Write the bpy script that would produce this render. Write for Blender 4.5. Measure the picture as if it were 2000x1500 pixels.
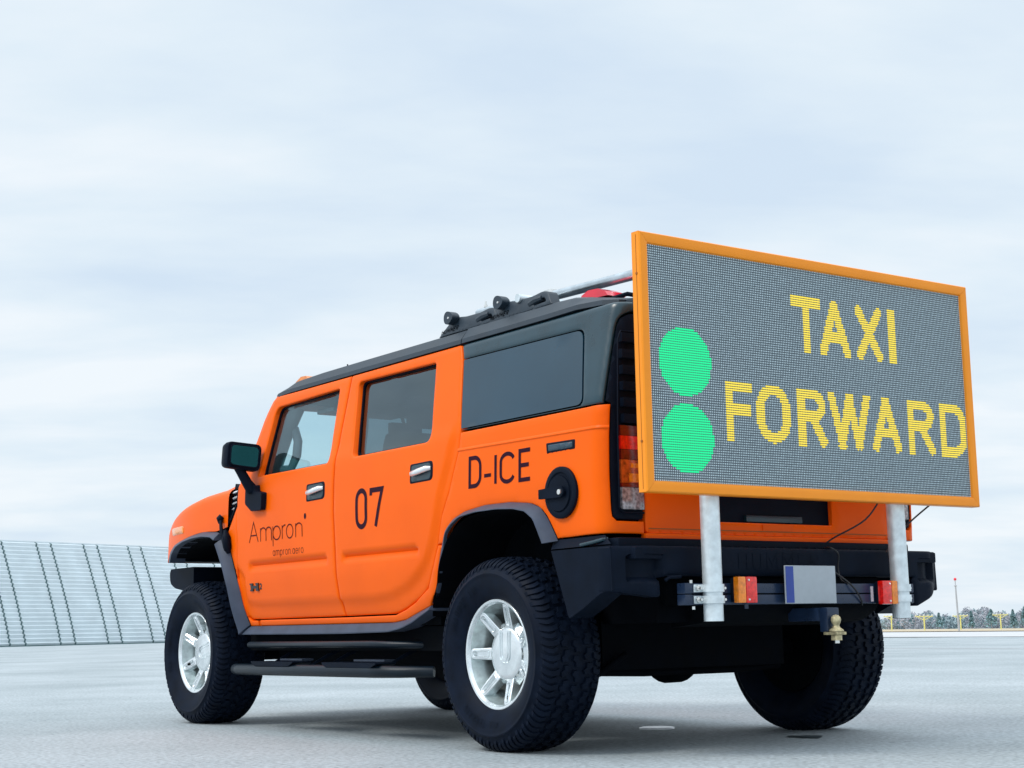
import bpy, bmesh, math, random
import numpy as np
from mathutils import Vector, Matrix
from mathutils.geometry import delaunay_2d_cdt
random.seed(7); np.random.seed(7)
for o in list(bpy.data.objects): bpy.data.objects.remove(o)
SC = bpy.context.scene; COL = SC.collection
PI = math.pi
G = 0.018                                     # ground level in the vehicle's own frame

# ------------------------------------------------------------------ camera
cd = bpy.data.cameras.new('camera'); cam = bpy.data.objects.new('camera', cd); COL.objects.link(cam)
Rv = Vector((-0.58129672, -0.81348617, -0.01828581)); Uv = Vector((-0.13721751, 0.07585185, 0.98763245)); Fv = Vector((0.80203833, -0.57661664, 0.15571698))
M = Matrix((Rv, Uv, -Fv)).transposed().to_4x4(); M.translation = Vector((-5.52821725, 4.85589882, 0.54289628)); cam.matrix_world = M
cd.sensor_width = 36; cd.lens = 36 * 3014.04 / 2000; cd.clip_start = 0.05; cd.clip_end = 6000
SC.camera = cam
CX, CY = -5.528, 4.856

# ------------------------------------------------------------------ world
w = bpy.data.worlds.new('World'); SC.world = w; w.use_nodes = True
nt = w.node_tree; N = nt.nodes; L = nt.links; N.clear()
SUN_EL, SUN_AZ = math.radians(48), math.radians(75)     # azimuth measured from +X towards +Y
out = N.new('ShaderNodeOutputWorld')
sky = N.new('ShaderNodeTexSky'); sky.sky_type = 'NISHITA'; sky.sun_disc = False
sky.sun_elevation = SUN_EL; sky.sun_rotation = math.radians(90) - SUN_AZ; sky.air_density = 1.0; sky.dust_density = 2.0
b1 = N.new('ShaderNodeBackground'); b1.inputs[1].default_value = 0.09; L.new(sky.outputs[0], b1.inputs[0])
tc = N.new('ShaderNodeTexCoord'); sep = N.new('ShaderNodeSeparateXYZ'); L.new(tc.outputs['Generated'], sep.inputs[0])
def math_node(tree, op, a, b=None, clamp=False):
    n = tree.nodes.new('ShaderNodeMath'); n.operation = op; n.use_clamp = clamp
    for i, v in enumerate((a, b)):
        if v is None: continue
        if isinstance(v, (int, float)): n.inputs[i].default_value = v
        else: tree.links.new(v, n.inputs[i])
    return n.outputs[0]
zc = math_node(nt, 'MAXIMUM', sep.outputs[2], 0.0)
zz = math_node(nt, 'ADD', zc, 0.16)
px = math_node(nt, 'DIVIDE', sep.outputs[0], zz); py = math_node(nt, 'DIVIDE', sep.outputs[1], zz)
cmb = N.new('ShaderNodeCombineXYZ'); L.new(px, cmb.inputs[0]); L.new(py, cmb.inputs[1])
mp0 = N.new('ShaderNodeMapping'); mp0.inputs['Rotation'].default_value = (0, 0, math.radians(30)); L.new(cmb.outputs[0], mp0.inputs[0])
mp = N.new('ShaderNodeMapping'); mp.inputs['Scale'].default_value = (1.15, 0.62, 1); mp.inputs['Location'].default_value = (3.1, .4, 0); L.new(mp0.outputs[0], mp.inputs[0])
n1 = N.new('ShaderNodeTexNoise'); n1.inputs['Scale'].default_value = 1.9; n1.inputs['Detail'].default_value = 7; n1.inputs['Roughness'].default_value = 0.52; n1.inputs['Distortion'].default_value = 0.15
L.new(mp.outputs[0], n1.inputs[0])
n2 = N.new('ShaderNodeTexNoise'); n2.inputs['Scale'].default_value = 0.42; n2.inputs['Detail'].default_value = 3; L.new(mp.outputs[0], n2.inputs[0])
s12 = math_node(nt, 'ADD', math_node(nt, 'MULTIPLY', n1.outputs[0], 0.6), math_node(nt, 'MULTIPLY', n2.outputs[0], 0.4))
cr = N.new('ShaderNodeValToRGB'); L.new(s12, cr.inputs[0])
cr.color_ramp.elements[0].position = 0.38; cr.color_ramp.elements[0].color = (0.69, 0.82, 0.96, 1)
cr.color_ramp.elements[1].position = 0.59; cr.color_ramp.elements[1].color = (0.92, 0.985, 1.04, 1)
e = cr.color_ramp.elements.new(0.49); e.color = (0.80, 0.91, 1.0, 1)
zen = math_node(nt, 'ADD', 1.0, math_node(nt, 'MULTIPLY', math_node(nt, 'SUBTRACT', zc, 0.40, True), 1.9))   # brighter towards the zenith, as overcast skies are
b2 = N.new('ShaderNodeBackground'); L.new(cr.outputs[0], b2.inputs[0]); L.new(zen, b2.inputs[1])
mx = N.new('ShaderNodeMixShader'); mx.inputs[0].default_value = 0.93
L.new(b1.outputs[0], mx.inputs[1]); L.new(b2.outputs[0], mx.inputs[2]); L.new(mx.outputs[0], out.inputs[0])

sd = bpy.data.lights.new('sun', 'SUN'); sd.energy = 1.5; sd.angle = math.radians(16); sd.color = (1, 0.96, 0.9)
sun = bpy.data.objects.new('sun', sd); COL.objects.link(sun)
dv = Vector((math.cos(SUN_EL) * math.cos(SUN_AZ), math.cos(SUN_EL) * math.sin(SUN_AZ), math.sin(SUN_EL)))
sun.rotation_euler = dv.to_track_quat('Z', 'Y').to_euler(); sun.location = (0, 20, 25)
SC.view_settings.view_transform = 'Standard'; SC.view_settings.look = 'None'; SC.view_settings.exposure = 0; SC.view_settings.gamma = 1
SC.view_settings.use_curve_mapping = False
SC.render.engine = 'CYCLES'

# ------------------------------------------------------------------ materials
def new_mat(name, base, rough=0.5, metal=0.0, coat=0.0, ior=None, noise=None, bump=None, spec=None, coat_rough=0.1):
    """noise=(scale, amount[, detail]) varies the base colour; bump=(scale, strength, distance)"""
    m = bpy.data.materials.new(name); m.use_nodes = True; t = m.node_tree; p = t.nodes['Principled BSDF']
    p.inputs['Base Color'].default_value = (*base, 1); p.inputs['Roughness'].default_value = rough; p.inputs['Metallic'].default_value = metal
    if coat: p.inputs['Coat Weight'].default_value = coat; p.inputs['Coat Roughness'].default_value = coat_rough
    if ior: p.inputs['IOR'].default_value = ior
    if spec is not None: p.inputs['Specular IOR Level'].default_value = spec
    c = t.nodes.new('ShaderNodeTexCoord')
    if noise:
        n = t.nodes.new('ShaderNodeTexNoise'); n.inputs['Scale'].default_value = noise[0]; n.inputs['Detail'].default_value = noise[2] if len(noise) > 2 else 5
        t.links.new(c.outputs['Object'], n.inputs[0])
        r = t.nodes.new('ShaderNodeValToRGB'); t.links.new(n.outputs[0], r.inputs[0]); a = noise[1]
        r.color_ramp.elements[0].position = 0.3; r.color_ramp.elements[0].color = (*[x * (1 - a) for x in base], 1)
        r.color_ramp.elements[1].position = 0.7; r.color_ramp.elements[1].color = (*[min(1, x * (1 + a)) for x in base], 1)
        t.links.new(r.outputs[0], p.inputs['Base Color'])
        rr = t.nodes.new('ShaderNodeMapRange'); rr.inputs[3].default_value = max(0.02, rough * (1 - a * .6)); rr.inputs[4].default_value = min(1, rough * (1 + a * .6))
        t.links.new(n.outputs[0], rr.inputs[0]); t.links.new(rr.outputs[0], p.inputs['Roughness'])
    if bump:
        n = t.nodes.new('ShaderNodeTexNoise'); n.inputs['Scale'].default_value = bump[0]; n.inputs['Detail'].default_value = 4
        t.links.new(c.outputs['Object'], n.inputs[0])
        b = t.nodes.new('ShaderNodeBump'); b.inputs['Strength'].default_value = bump[1]; b.inputs['Distance'].default_value = bump[2]
        t.links.new(n.outputs[0], b.inputs['Height']); t.links.new(b.outputs[0], p.inputs['Normal'])
    return m
def emit_mat(name, col, strength, base=(0.02, 0.02, 0.02)):
    m = new_mat(name, base, 0.4); p = m.node_tree.nodes['Principled BSDF']
    p.inputs['Emission Color'].default_value = (*col, 1); p.inputs['Emission Strength'].default_value = strength
    return m
ORANGE = new_mat('orange_wrap', (0.97, 0.125, 0.0002), 0.36, noise=(2.2, 0.06, 4), spec=0.13)
ORANGE2 = new_mat('orange_frame_paint', (0.98, 0.30, 0.014), 0.36, noise=(5, 0.05), spec=.3)
BLKGLOSS = new_mat('black_wrap', (0.009, 0.038, 0.055), 0.28, noise=(7, 0.2), ior=1.55)
ROOFBLK = new_mat('roof_black', (0.014, 0.027, 0.042), 0.5, bump=(260, 0.15, 0.001), noise=(10, .15))
PLASTIC = new_mat('grained_plastic', (0.0045, 0.0085, 0.018), 0.5, bump=(420, 0.25, 0.0008), noise=(9, .2), spec=.06)
FLARE = new_mat('flare_plastic', (0.052, 0.068, 0.105), 0.5, bump=(420, 0.25, 0.0008), noise=(12, .15), spec=.3)
BLACK = new_mat('underbody_black', (0.002, 0.003, 0.005), 0.8, noise=(12, .4), spec=.06)
INNER = new_mat('cabin_trim', (0.045, 0.055, 0.06), 0.7, noise=(8, .15))
INNERL = new_mat('pillar_trim', (0.30, 0.36, 0.38), 0.7, noise=(8, .05))
RUBBER = new_mat('tyre_rubber', (0.0045, 0.0085, 0.019), 0.55, noise=(14, .3), bump=(300, .15, .001), spec=.08)
STEP = new_mat('step_coating', (0.004, 0.011, 0.020), 0.36, bump=(300, .4, .001), noise=(9, .2), spec=.28)
ALU = new_mat('cast_aluminium', (0.86, 0.90, 0.92), 0.24, metal=0.82, noise=(18, .10), bump=(500, .08, .0005))
ALUDIRT = new_mat('dirty_barrel', (0.60, 0.68, 0.68), 0.36, metal=0.75, noise=(22, .28))
GALV = new_mat('galvanised_steel', (0.72, 0.79, 0.82), 0.40, metal=0.5, noise=(26, .16, 8), bump=(120, .12, .001))
GALVD = new_mat('weathered_tube', (0.52, 0.58, 0.62), 0.30, metal=0.9, noise=(14, .25, 8))
BOLT = new_mat('zinc_bolt', (0.78, 0.78, 0.76), 0.25, metal=0.9, noise=(30, .1))
BRASS = new_mat('brass_hitch', (0.55, 0.47, 0.28), 0.45, metal=0.6, noise=(40, .45), bump=(160, .4, .002))
BEAM = new_mat('beam_paint', (0.012, 0.026, 0.060), 0.28, noise=(14, .2), spec=.45)
CHROME = new_mat('chrome', (0.86, 0.88, 0.90), 0.16, metal=0.35, noise=(9, .05))
GLASSD = new_mat('tinted_glass', (0.006, 0.036, 0.062), 0.04, ior=1.65, noise=(4, .1))
MIRROR = new_mat('mirror_glass', (0.08, 0.34, 0.33), 0.04, metal=1.0, noise=(3, .05))  # dark teal reflection put into the glass tint
REDLENS = new_mat('red_lens', (0.75, 0.008, 0.004), 0.12, coat=0.6, noise=(70, .3), spec=.6)
DKRED = new_mat('dark_red_lens', (0.14, 0.006, 0.004), 0.12, coat=0.6, noise=(50, .4))
AMBER = new_mat('amber_lens', (0.85, 0.22, 0.01), 0.15, coat=0.6, noise=(60, .25))
AMBERP = new_mat('pale_amber_lens', (0.95, 0.30, 0.05), 0.15, coat=0.5, noise=(60, .12))
DKAMBER = new_mat('smoky_amber_lens', (0.42, 0.06, 0.008), 0.12, coat=0.6, noise=(45, .7))
CLEARL = new_mat('clear_lens', (0.30, 0.28, 0.30), 0.15, metal=.35, coat=0.6, noise=(75, .6))
ROOFRED = new_mat('roof_lamp_red', (0.80, 0.012, 0.04), 0.2, coat=0.5, noise=(12, .1))
DECAL = new_mat('decal_print', (0.026, 0.003, 0.015), 0.5, noise=(20, .1), spec=.08)
DECALTHIN = new_mat('decal_print_brown', (0.075, 0.004, 0.006), 0.5, noise=(20, .1), spec=.08)
BADGE = new_mat('badge_black', (0.010, 0.004, 0.008), 0.3, noise=(20, .2))
CABLE = new_mat('cable_black', (0.006, 0.007, 0.01), 0.5, noise=(20, .2))
PLATE = new_mat('plate_white', (0.36, 0.40, 0.44), 0.4, noise=(30, .04))
PLATEB = new_mat('plate_blue', (0.02, 0.05, 0.28), 0.4, noise=(30, .04))
BOARD = new_mat('led_board', (0.082, 0.108, 0.130), 0.55, noise=(60, .12))
LEDOFF = new_mat('led_unlit', (0.54, 0.66, 0.70), 0.4, noise=(120, .25))
LEDG = emit_mat('led_green', (0.0, 0.96, 0.36), 0.98, (0.0, .05, .02))
LEDY = emit_mat('led_yellow', (1.0, 0.80, 0.07), 1.05, (.1, .06, .0))
SEAM = new_mat('seam_shadow', (0.35, 0.10, 0.004), 0.6, noise=(20, .1))
REFL = new_mat('warning_label', (0.62, 0.55, 0.60), 0.5, noise=(400, .35))
def glass_clear(refl=.07):
    m = bpy.data.materials.new('clear_glass'); m.use_nodes = True; t = m.node_tree; t.nodes.clear()
    o = t.nodes.new('ShaderNodeOutputMaterial'); tr = t.nodes.new('ShaderNodeBsdfTransparent'); tr.inputs[0].default_value = (0.74, 0.88, 0.90, 1)
    gl = t.nodes.new('ShaderNodeBsdfGlossy'); gl.inputs['Roughness'].default_value = 0.02; gl.inputs[0].default_value = (.8, .95, 1, 1)
    lw = t.nodes.new('ShaderNodeLayerWeight'); lw.inputs[0].default_value = .5; r0 = math_node(t, 'ADD', refl, math_node(t, 'MULTIPLY', math_node(t, 'POWER', lw.outputs['Facing'], 4.0), 1 - refl)); mx = t.nodes.new('ShaderNodeMixShader')
    n = t.nodes.new('ShaderNodeTexNoise'); n.inputs['Scale'].default_value = 3
    f = math_node(t, 'MULTIPLY', r0, math_node(t, 'ADD', 0.9, math_node(t, 'MULTIPLY', n.outputs[0], .2)))
    t.links.new(f, mx.inputs[0]); t.links.new(tr.outputs[0], mx.inputs[1]); t.links.new(gl.outputs[0], mx.inputs[2]); t.links.new(mx.outputs[0], o.inputs[0])
    return m
GLASSC = glass_clear()
def glass_tint():
    m = glass_clear(.12); m.name = 'privacy_glass'
    for n in m.node_tree.nodes:
        if n.type == 'BSDF_TRANSPARENT': n.inputs[0].default_value = (0.085, 0.14, 0.16, 1)
    return m
GLASST = glass_tint()

# ------------------------------------------------------------------ object helpers
WLOC = {}
def empty(name, loc=(0, 0, 0), label=None, cat=None, group=None, parent=None, rot=None):
    o = bpy.data.objects.new(name, None); COL.objects.link(o); o.empty_display_size = 0.1
    pl = WLOC.get(parent.name, Vector()) if parent else Vector()
    o.location = Vector(loc) - pl
    if rot: o.rotation_euler = rot
    if parent: o.parent = parent
    WLOC[o.name] = Vector(loc)
    if label: o['label'] = label
    if cat: o['category'] = cat
    if group: o['group'] = group
    return o
def obj(name, V, F, mat, parent=None, smooth=True, angle=40, kind=None, label=None, loc=None, rot=None):
    """mesh in world coordinates (or local ones if loc is given)"""
    me = bpy.data.meshes.new(name); me.from_pydata([tuple(map(float, v)) for v in V], [], [list(map(int, f)) for f in F]); me.update()
    me.materials.append(mat)
    if smooth:
        me.polygons.foreach_set('use_smooth', [True] * len(me.polygons)); me.set_sharp_from_angle(angle=math.radians(angle))
    return obj_me(name, me, parent, kind, label, loc, rot)
def obj_me(name, me, parent=None, kind=None, label=None, loc=None, rot=None):
    o = bpy.data.objects.new(name, me); COL.objects.link(o)
    if parent is not None:
        o.parent = parent
        if loc is None: o.location = -WLOC.get(parent.name, Vector())
        else: o.location = Vector(loc) - WLOC.get(parent.name, Vector())
    elif loc is not None: o.location = loc
    WLOC[o.name] = Vector(loc) if loc is not None else Vector()
    if rot: o.rotation_euler = rot
    if kind: o['kind'] = kind
    if label: o['label'] = label
    return o
class MB:
    def __init__(s): s.V = []; s.F = []
    def add(s, V, F):
        b = len(s.V); s.V += [tuple(v) for v in V]; s.F += [tuple(i + b for i in f) for f in F]; return s
    def box(s, x0, x1, y0, y1, z0, z1, bev=0.0):
        x0, x1 = sorted((x0, x1)); y0, y1 = sorted((y0, y1)); z0, z1 = sorted((z0, z1))
        if bev <= 0:
            V = [(x, y, z) for x in (x0, x1) for y in (y0, y1) for z in (z0, z1)]
            return s.add(V, [(0, 1, 3, 2), (4, 6, 7, 5), (0, 4, 5, 1), (2, 3, 7, 6), (0, 2, 6, 4), (1, 5, 7, 3)])
        bm = bmesh.new(); bmesh.ops.create_cube(bm, size=1)
        for v in bm.verts: v.co = Vector(((x0 + x1) / 2 + v.co.x * (x1 - x0), (y0 + y1) / 2 + v.co.y * (y1 - y0), (z0 + z1) / 2 + v.co.z * (z1 - z0)))
        bmesh.ops.bevel(bm, geom=bm.edges[:], offset=bev, segments=2, affect='EDGES', profile=0.7)
        return s.bm(bm)
    def bm(s, bm):
        bm.verts.index_update(); s.add([v.co[:] for v in bm.verts], [[v.index for v in f.verts] for f in bm.faces]); bm.free(); return s
    def tube(s, pts, r, seg=12, cap=True):
        pts = [Vector(p) for p in pts]; n = len(pts); rs = r if isinstance(r, (list, tuple)) else [r] * n
        V = []; F = []; prev = None
        for i, p in enumerate(pts):
            d = (pts[min(i + 1, n - 1)] - pts[max(i - 1, 0)]).normalized()
            a = (Vector((0, 0, 1)) if abs(d.z) < .95 else Vector((1, 0, 0))) if prev is None else prev
            a = (a - d * a.dot(d)).normalized(); prev = a; b = d.cross(a)
            V += [p + (a * math.cos(2 * PI * k / seg) + b * math.sin(2 * PI * k / seg)) * rs[i] for k in range(seg)]
        for i in range(n - 1):
            for k in range(seg):
                k2 = (k + 1) % seg; F.append((i * seg + k, i * seg + k2, (i + 1) * seg + k2, (i + 1) * seg + k))
        if cap: F.append(tuple(range(seg - 1, -1, -1))); F.append(tuple((n - 1) * seg + k for k in range(seg)))
        return s.add(V, F)
    def lathe(s, prof, seg=48, axis='Y', c=(0, 0, 0), close=False):
        """prof: list of (axial, radius)"""
        V = []; F = []; n = len(prof)
        for k in range(seg):
            a = 2 * PI * k / seg; ca, sa = math.cos(a), math.sin(a)
            for (w_, r) in prof:
                if axis == 'Y': V.append((c[0] + r * ca, c[1] + w_, c[2] + r * sa))
                elif axis == 'Z': V.append((c[0] + r * ca, c[1] - r * sa, c[2] + w_))
                else: V.append((c[0] + w_, c[1] + r * ca, c[2] - r * sa))
        m = n if close else n - 1
        for k in range(seg):
            k2 = (k + 1) % seg
            for i in range(m):
                j = (i + 1) % n; F.append((k * n + i, k * n + j, k2 * n + j, k2 * n + i))
        return s.add(V, F)
    def prism(s, poly, f0, f1):
        """poly: list of 2D points; f0/f1 map (a,b)->3D for the two faces"""
        n = len(poly); V = [f0(a, b) for a, b in poly] + [f1(a, b) for a, b in poly]
        return s.add(V, [tuple(range(n)), tuple(range(2 * n - 1, n - 1, -1))] + [((i + 1) % n, i, n + i, n + (i + 1) % n) for i in range(n)])
    def obj(s, name, mat, parent=None, **k):
        o = obj(name, s.V, s.F, mat, parent, **k); fixn(o.data); return o
def fixn(me):
    bm = bmesh.new(); bm.from_mesh(me); bmesh.ops.recalc_face_normals(bm, faces=bm.faces[:]); bm.to_mesh(me); bm.free()
def qadd(name, mat, parent, fn, **k):
    m = MB(); fn(m); return m.obj(name, mat, parent, **k)

# ------------------------------------------------------------------ 2D polygon helpers
def rounded(pts, rad, seg=5):
    n = len(pts); o = []
    for i in range(n):
        p = np.array(pts[i], float); a = np.array(pts[i - 1], float) - p; b = np.array(pts[(i + 1) % n], float) - p
        r = rad[i] if isinstance(rad, (list, tuple)) else rad
        la, lb = np.linalg.norm(a), np.linalg.norm(b)
        if r <= 0 or la < 1e-9 or lb < 1e-9: o.append(tuple(p)); continue
        a /= la; b /= lb; d = min(r, la * .48, lb * .48)
        p0 = p + a * d; p1 = p + b * d
        for k in range(seg + 1):
            t = k / seg; q = (1 - t) ** 2 * p0 + 2 * t * (1 - t) * p + t * t * p1; o.append(tuple(q))
    return o
def resample(poly, step, closed=True):
    o = []; n = len(poly)
    for i in range(n if closed else n - 1):
        a = np.array(poly[i], float); b = np.array(poly[(i + 1) % n], float); d = np.linalg.norm(b - a)
        if d < 1e-7: continue
        k = max(1, int(math.ceil(d / step)))
        for j in range(k): o.append(tuple(a + (b - a) * j / k))
    if not closed: o.append(tuple(poly[-1]))
    return o
def by_len(poly, n):
    P = np.array(poly, float); d = np.r_[0, np.cumsum(np.linalg.norm(np.diff(P, axis=0), axis=1))]
    t = np.linspace(0, d[-1], n); return np.stack([np.interp(t, d, P[:, k]) for k in range(P.shape[1])], 1)
def inside(P, poly):
    P = np.asarray(P, float); q = np.asarray(poly, float); x, y = P[:, 0], P[:, 1]; r = np.zeros(len(P), bool)
    for i in range(len(q)):
        x0, y0 = q[i]; x1, y1 = q[(i + 1) % len(q)]
        if y0 == y1: continue
        r ^= ((y0 > y) != (y1 > y)) & (x < (x1 - x0) * (y - y0) / (y1 - y0) + x0)
    return r
def edist(P, poly, closed=True):
    P = np.asarray(P, float); q = np.asarray(poly, float); d = np.full(len(P), 1e9)
    for i in range(len(q) if closed else len(q) - 1):
        a = q[i]; b = q[(i + 1) % len(q)]; ab = b - a; l = ab @ ab
        if l < 1e-14: continue
        t = np.clip(((P - a) @ ab) / l, 0, 1); d = np.minimum(d, np.linalg.norm(P - (a + t[:, None] * ab), axis=1))
    return d
def drape_mesh(poly, holes, fn, grid=0.03, bev=0.006, depth=0.004, thick=0.02, extra=(), bstep=None, rims=True):
    """triangulates a 2D outline (with holes) and maps it: fn(P2[n,2], off[n]) -> P3[n,3]; a rolled edge and a return of given thickness"""
    bstep = bstep or grid
    loops = [resample(poly, bstep)] + [resample(h, bstep) for h in holes]
    pts = []; edges = []
    for lp in loops:
        b = len(pts); pts += lp; edges += [(b + i, b + (i + 1) % len(lp)) for i in range(len(lp))]
    cand = []
    A = np.array(poly); x0, y0 = A.min(0); x1, y1 = A.max(0)
    gx = np.arange(x0 + grid * .5, x1, grid); gz = np.arange(y0 + grid * .43, y1, grid)
    if len(gx) and len(gz):
        gp = np.array([(a + (grid * .5 if j % 2 else 0), b) for j, b in enumerate(gz) for a in gx])
        cand.append((gp, max(bev * 1.6, grid * .35)))
    if bev > 0:
        rp = []
        for lp in loops:
            q = np.array(lp)
            for i in range(len(q)):
                t = q[(i + 1) % len(q)] - q[i - 1]; l = np.linalg.norm(t)
                if l < 1e-9: continue
                nn = np.array([-t[1], t[0]]) / l
                rp += [q[i] + nn * bev, q[i] - nn * bev, q[i] + nn * bev * .4, q[i] - nn * bev * .4]
        rp = np.array(rp); d = np.min([edist(rp, lp) for lp in loops], 0); rp = rp[d > bev * .36]
        cand.append((rp, 0))
    if len(extra): cand.append((np.array(extra, float), bev * .5))
    allp = []
    for P, md in cand:
        if not len(P): continue
        k = inside(P, poly)
        for h in holes: k &= ~inside(P, h)
        P = P[k]
        if len(P) and md > 0:
            d = np.min([edist(P, lp) for lp in loops], 0); P = P[d > md]
        allp += [tuple(p) for p in P]
    vc = [Vector((float(a), float(b))) for a, b in pts + allp]
    v, _, f, _, _, _ = delaunay_2d_cdt(vc, edges, [], 0, 1e-6)
    P = np.array([(a.x, a.y) for a in v]); F = [list(t) for t in f]
    C = np.array([P[t].mean(0) for t in F]); k = inside(C, poly)
    for h in holes: k &= ~inside(C, h)
    F = [t for t, kk in zip(F, k) if kk]
    d = np.min([edist(P, lp) for lp in loops], 0)
    off = -depth * np.clip(1 - d / max(bev, 1e-6), 0, 1) ** 2 if bev > 0 else np.zeros(len(P))
    V = fn(P, off)
    if thick > 0:
        cnt = {}
        for t in F:
            for i in range(3):
                e_ = (t[i], t[(i + 1) % 3]); cnt[tuple(sorted(e_))] = cnt.get(tuple(sorted(e_)), []) + [e_]
        be = [x[0] for x in cnt.values() if len(x) == 1]
        if not rims: be = []
        ids = sorted({i for e_ in be for i in e_}); m = {i: len(P) + j for j, i in enumerate(ids)}
        if ids:
            V2 = fn(P[ids], off[ids] - thick); V = np.vstack([V, V2]); F = F + [[b, a, m[a], m[b]] for a, b in be]
    return V, F

# ------------------------------------------------------------------ vehicle side surface
ZY = np.array([(.3, .88), (.55, .905), (.615, .925), (.685, .942), (.82, .958), (1.03, .965), (1.15, .968), (1.30, .964), (1.42, .955), (1.56, .925), (1.70, .893), (1.87, .855), (1.95, .80), (2.1, .75)])
_zz = np.linspace(.3, 2.1, 361); _yy = np.interp(_zz, ZY[:, 0], ZY[:, 1]); _k = np.hanning(11); _k /= _k.sum()
_yy[8:-8] = np.convolve(_yy, _k, 'same')[8:-8]
def Yb(z): return np.interp(z, _zz, _yy)
def taper(x): return -.28 * np.maximum(0, np.minimum(x, 3.95) - 3.2) ** 2
XC, RC = -.665, .07; LA = RC * PI / 2
YM = 0.02      # symmetry plane of the body
CREASE = [(2.9, 1.1), (2.519, .85), (2.519, .789), (2.507, .711), (2.347, .694), (1.508, .691), (1.091, .692), (.928, .707), (.78, .745), (.689, .79), (.60, .86), (.545, .94), (.50, 1.06), (.455, 1.19), (.40, 1.31), (.37, 1.42), (.37, 2.4), (2.9, 2.4)]
def smooth01(t): t = np.clip(t, 0, 1); return t * t * (3 - 2 * t)
def feat(P):
    d = edist(P, CREASE); ins = inside(P, CREASE); sd_ = np.where(ins, d, -d)
    h = .015 * smooth01((sd_ + .016) / .032) - .0075
    fade = smooth01((1.50 - P[:, 1]) / .12); h = h * fade
    for x0, x1, zt, zb in ((1.552, 2.447, .932, .875), (.665, 1.377, .932, .881)):
        ex = smooth01((P[:, 0] - x0 + .004) / .012) * smooth01((x1 - P[:, 0] + .004) / .012)
        z = P[:, 1]; g = np.where(z > zt - .018, (zt - z) / .018, (z - zb) / (zt - .018 - zb)); g = np.clip(g, 0, 1)
        h = h - .020 * g * ex * ((z < zt) & (z > zb))
    return h
def side(P, off, sgn=1, useF=True, extra_off=0.0):
    P = np.asarray(P, float); s = P[:, 0]; z = P[:, 1]; off = np.asarray(off) + extra_off + (feat(P) if useF else 0)
    y = Yb(z); X = np.empty(len(P)); Yv = np.empty(len(P))
    a = np.clip((XC - s) / RC, 0, PI / 2)
    m0 = s >= XC; m2 = s < XC - LA; m1 = ~m0 & ~m2
    X[m0] = s[m0]; Yv[m0] = (y + off + taper(s))[m0]
    X[m1] = (XC - (RC + off) * np.sin(a))[m1]; Yv[m1] = (y - RC + (RC + off) * np.cos(a))[m1]
    X[m2] = (XC - RC - off)[m2]; Yv[m2] = (y - RC - (XC - s - LA))[m2]
    if sgn < 0: Yv = 2 * YM - Yv
    return np.stack([X, Yv, z], 1)
def S1(x, z, off=0.0, sgn=1): return Vector(side(np.array([(x, z)]), np.array([off]), sgn, False)[0])
def panel(name, poly, holes, mat, parent, sgn=1, grid=.035, bev=.007, depth=.004, thick=.03, useF=False, off=0.0, extra=(), angle=50, label=None):
    V, F = drape_mesh(poly, holes, lambda P, o: side(P, o, sgn, useF, off), grid, bev, depth, thick, extra, bstep=min(grid, .03))
    # orient outward
    o = obj(name, V, F, mat, parent, angle=angle, label=label)
    me = o.data
    nf = sum((p.normal.y * sgn + -p.normal.x * .3) * p.area for p in me.polygons)
    if nf < 0: me.flip_normals()
    return o

# ------------------------------------------------------------------ ground
def smat(name, c1, c2, scale, rough=.85, detail=8, stretch=(1, 1, 1), spots=None, bump=None, fine=None):
    m = bpy.data.materials.new(name); m.use_nodes = True; t = m.node_tree; p = t.nodes['Principled BSDF']; p.inputs['Roughness'].default_value = rough
    c = t.nodes.new('ShaderNodeTexCoord'); mp_ = t.nodes.new('ShaderNodeMapping'); mp_.inputs['Scale'].default_value = stretch; t.links.new(c.outputs['Object'], mp_.inputs[0])
    n = t.nodes.new('ShaderNodeTexNoise'); n.inputs['Scale'].default_value = scale; n.inputs['Detail'].default_value = detail; n.inputs['Roughness'].default_value = .6; t.links.new(mp_.outputs[0], n.inputs[0])
    r = t.nodes.new('ShaderNodeValToRGB'); t.links.new(n.outputs[0], r.inputs[0]); r.color_ramp.elements[0].position = .35; r.color_ramp.elements[1].position = .66
    r.color_ramp.elements[0].color = (*c1, 1); r.color_ramp.elements[1].color = (*c2, 1); col = r.outputs[0]
    def mul(col, scale_, lo, hi, p0, p1, det=3):
        q = t.nodes.new('ShaderNodeTexNoise'); q.inputs['Scale'].default_value = scale_; q.inputs['Detail'].default_value = det; t.links.new(mp_.outputs[0], q.inputs[0])
        rr = t.nodes.new('ShaderNodeValToRGB'); t.links.new(q.outputs[0], rr.inputs[0]); rr.color_ramp.elements[0].position = p0; rr.color_ramp.elements[1].position = p1
        rr.color_ramp.elements[0].color = (lo, lo, lo, 1); rr.color_ramp.elements[1].color = (hi, hi, hi, 1)
        x = t.nodes.new('ShaderNodeMix'); x.data_type = 'RGBA'; x.blend_type = 'MULTIPLY'; x.inputs[0].default_value = 1
        t.links.new(col, x.inputs[6]); t.links.new(rr.outputs[0], x.inputs[7]); return x.outputs[2]
    if fine: col = mul(col, *fine)
    if spots: col = mul(col, *spots)
    t.links.new(col, p.inputs['Base Color'])
    if bump:
        n3 = t.nodes.new('ShaderNodeTexNoise'); n3.inputs['Scale'].default_value = bump[0]; n3.inputs['Detail'].default_value = 5; t.links.new(c.outputs['Object'], n3.inputs[0])
        b = t.nodes.new('ShaderNodeBump'); b.inputs['Strength'].default_value = bump[1]; b.inputs['Distance'].default_value = bump[2]; t.links.new(n3.outputs[0], b.inputs['Height']); t.links.new(b.outputs[0], p.inputs['Normal'])
    return m
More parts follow.
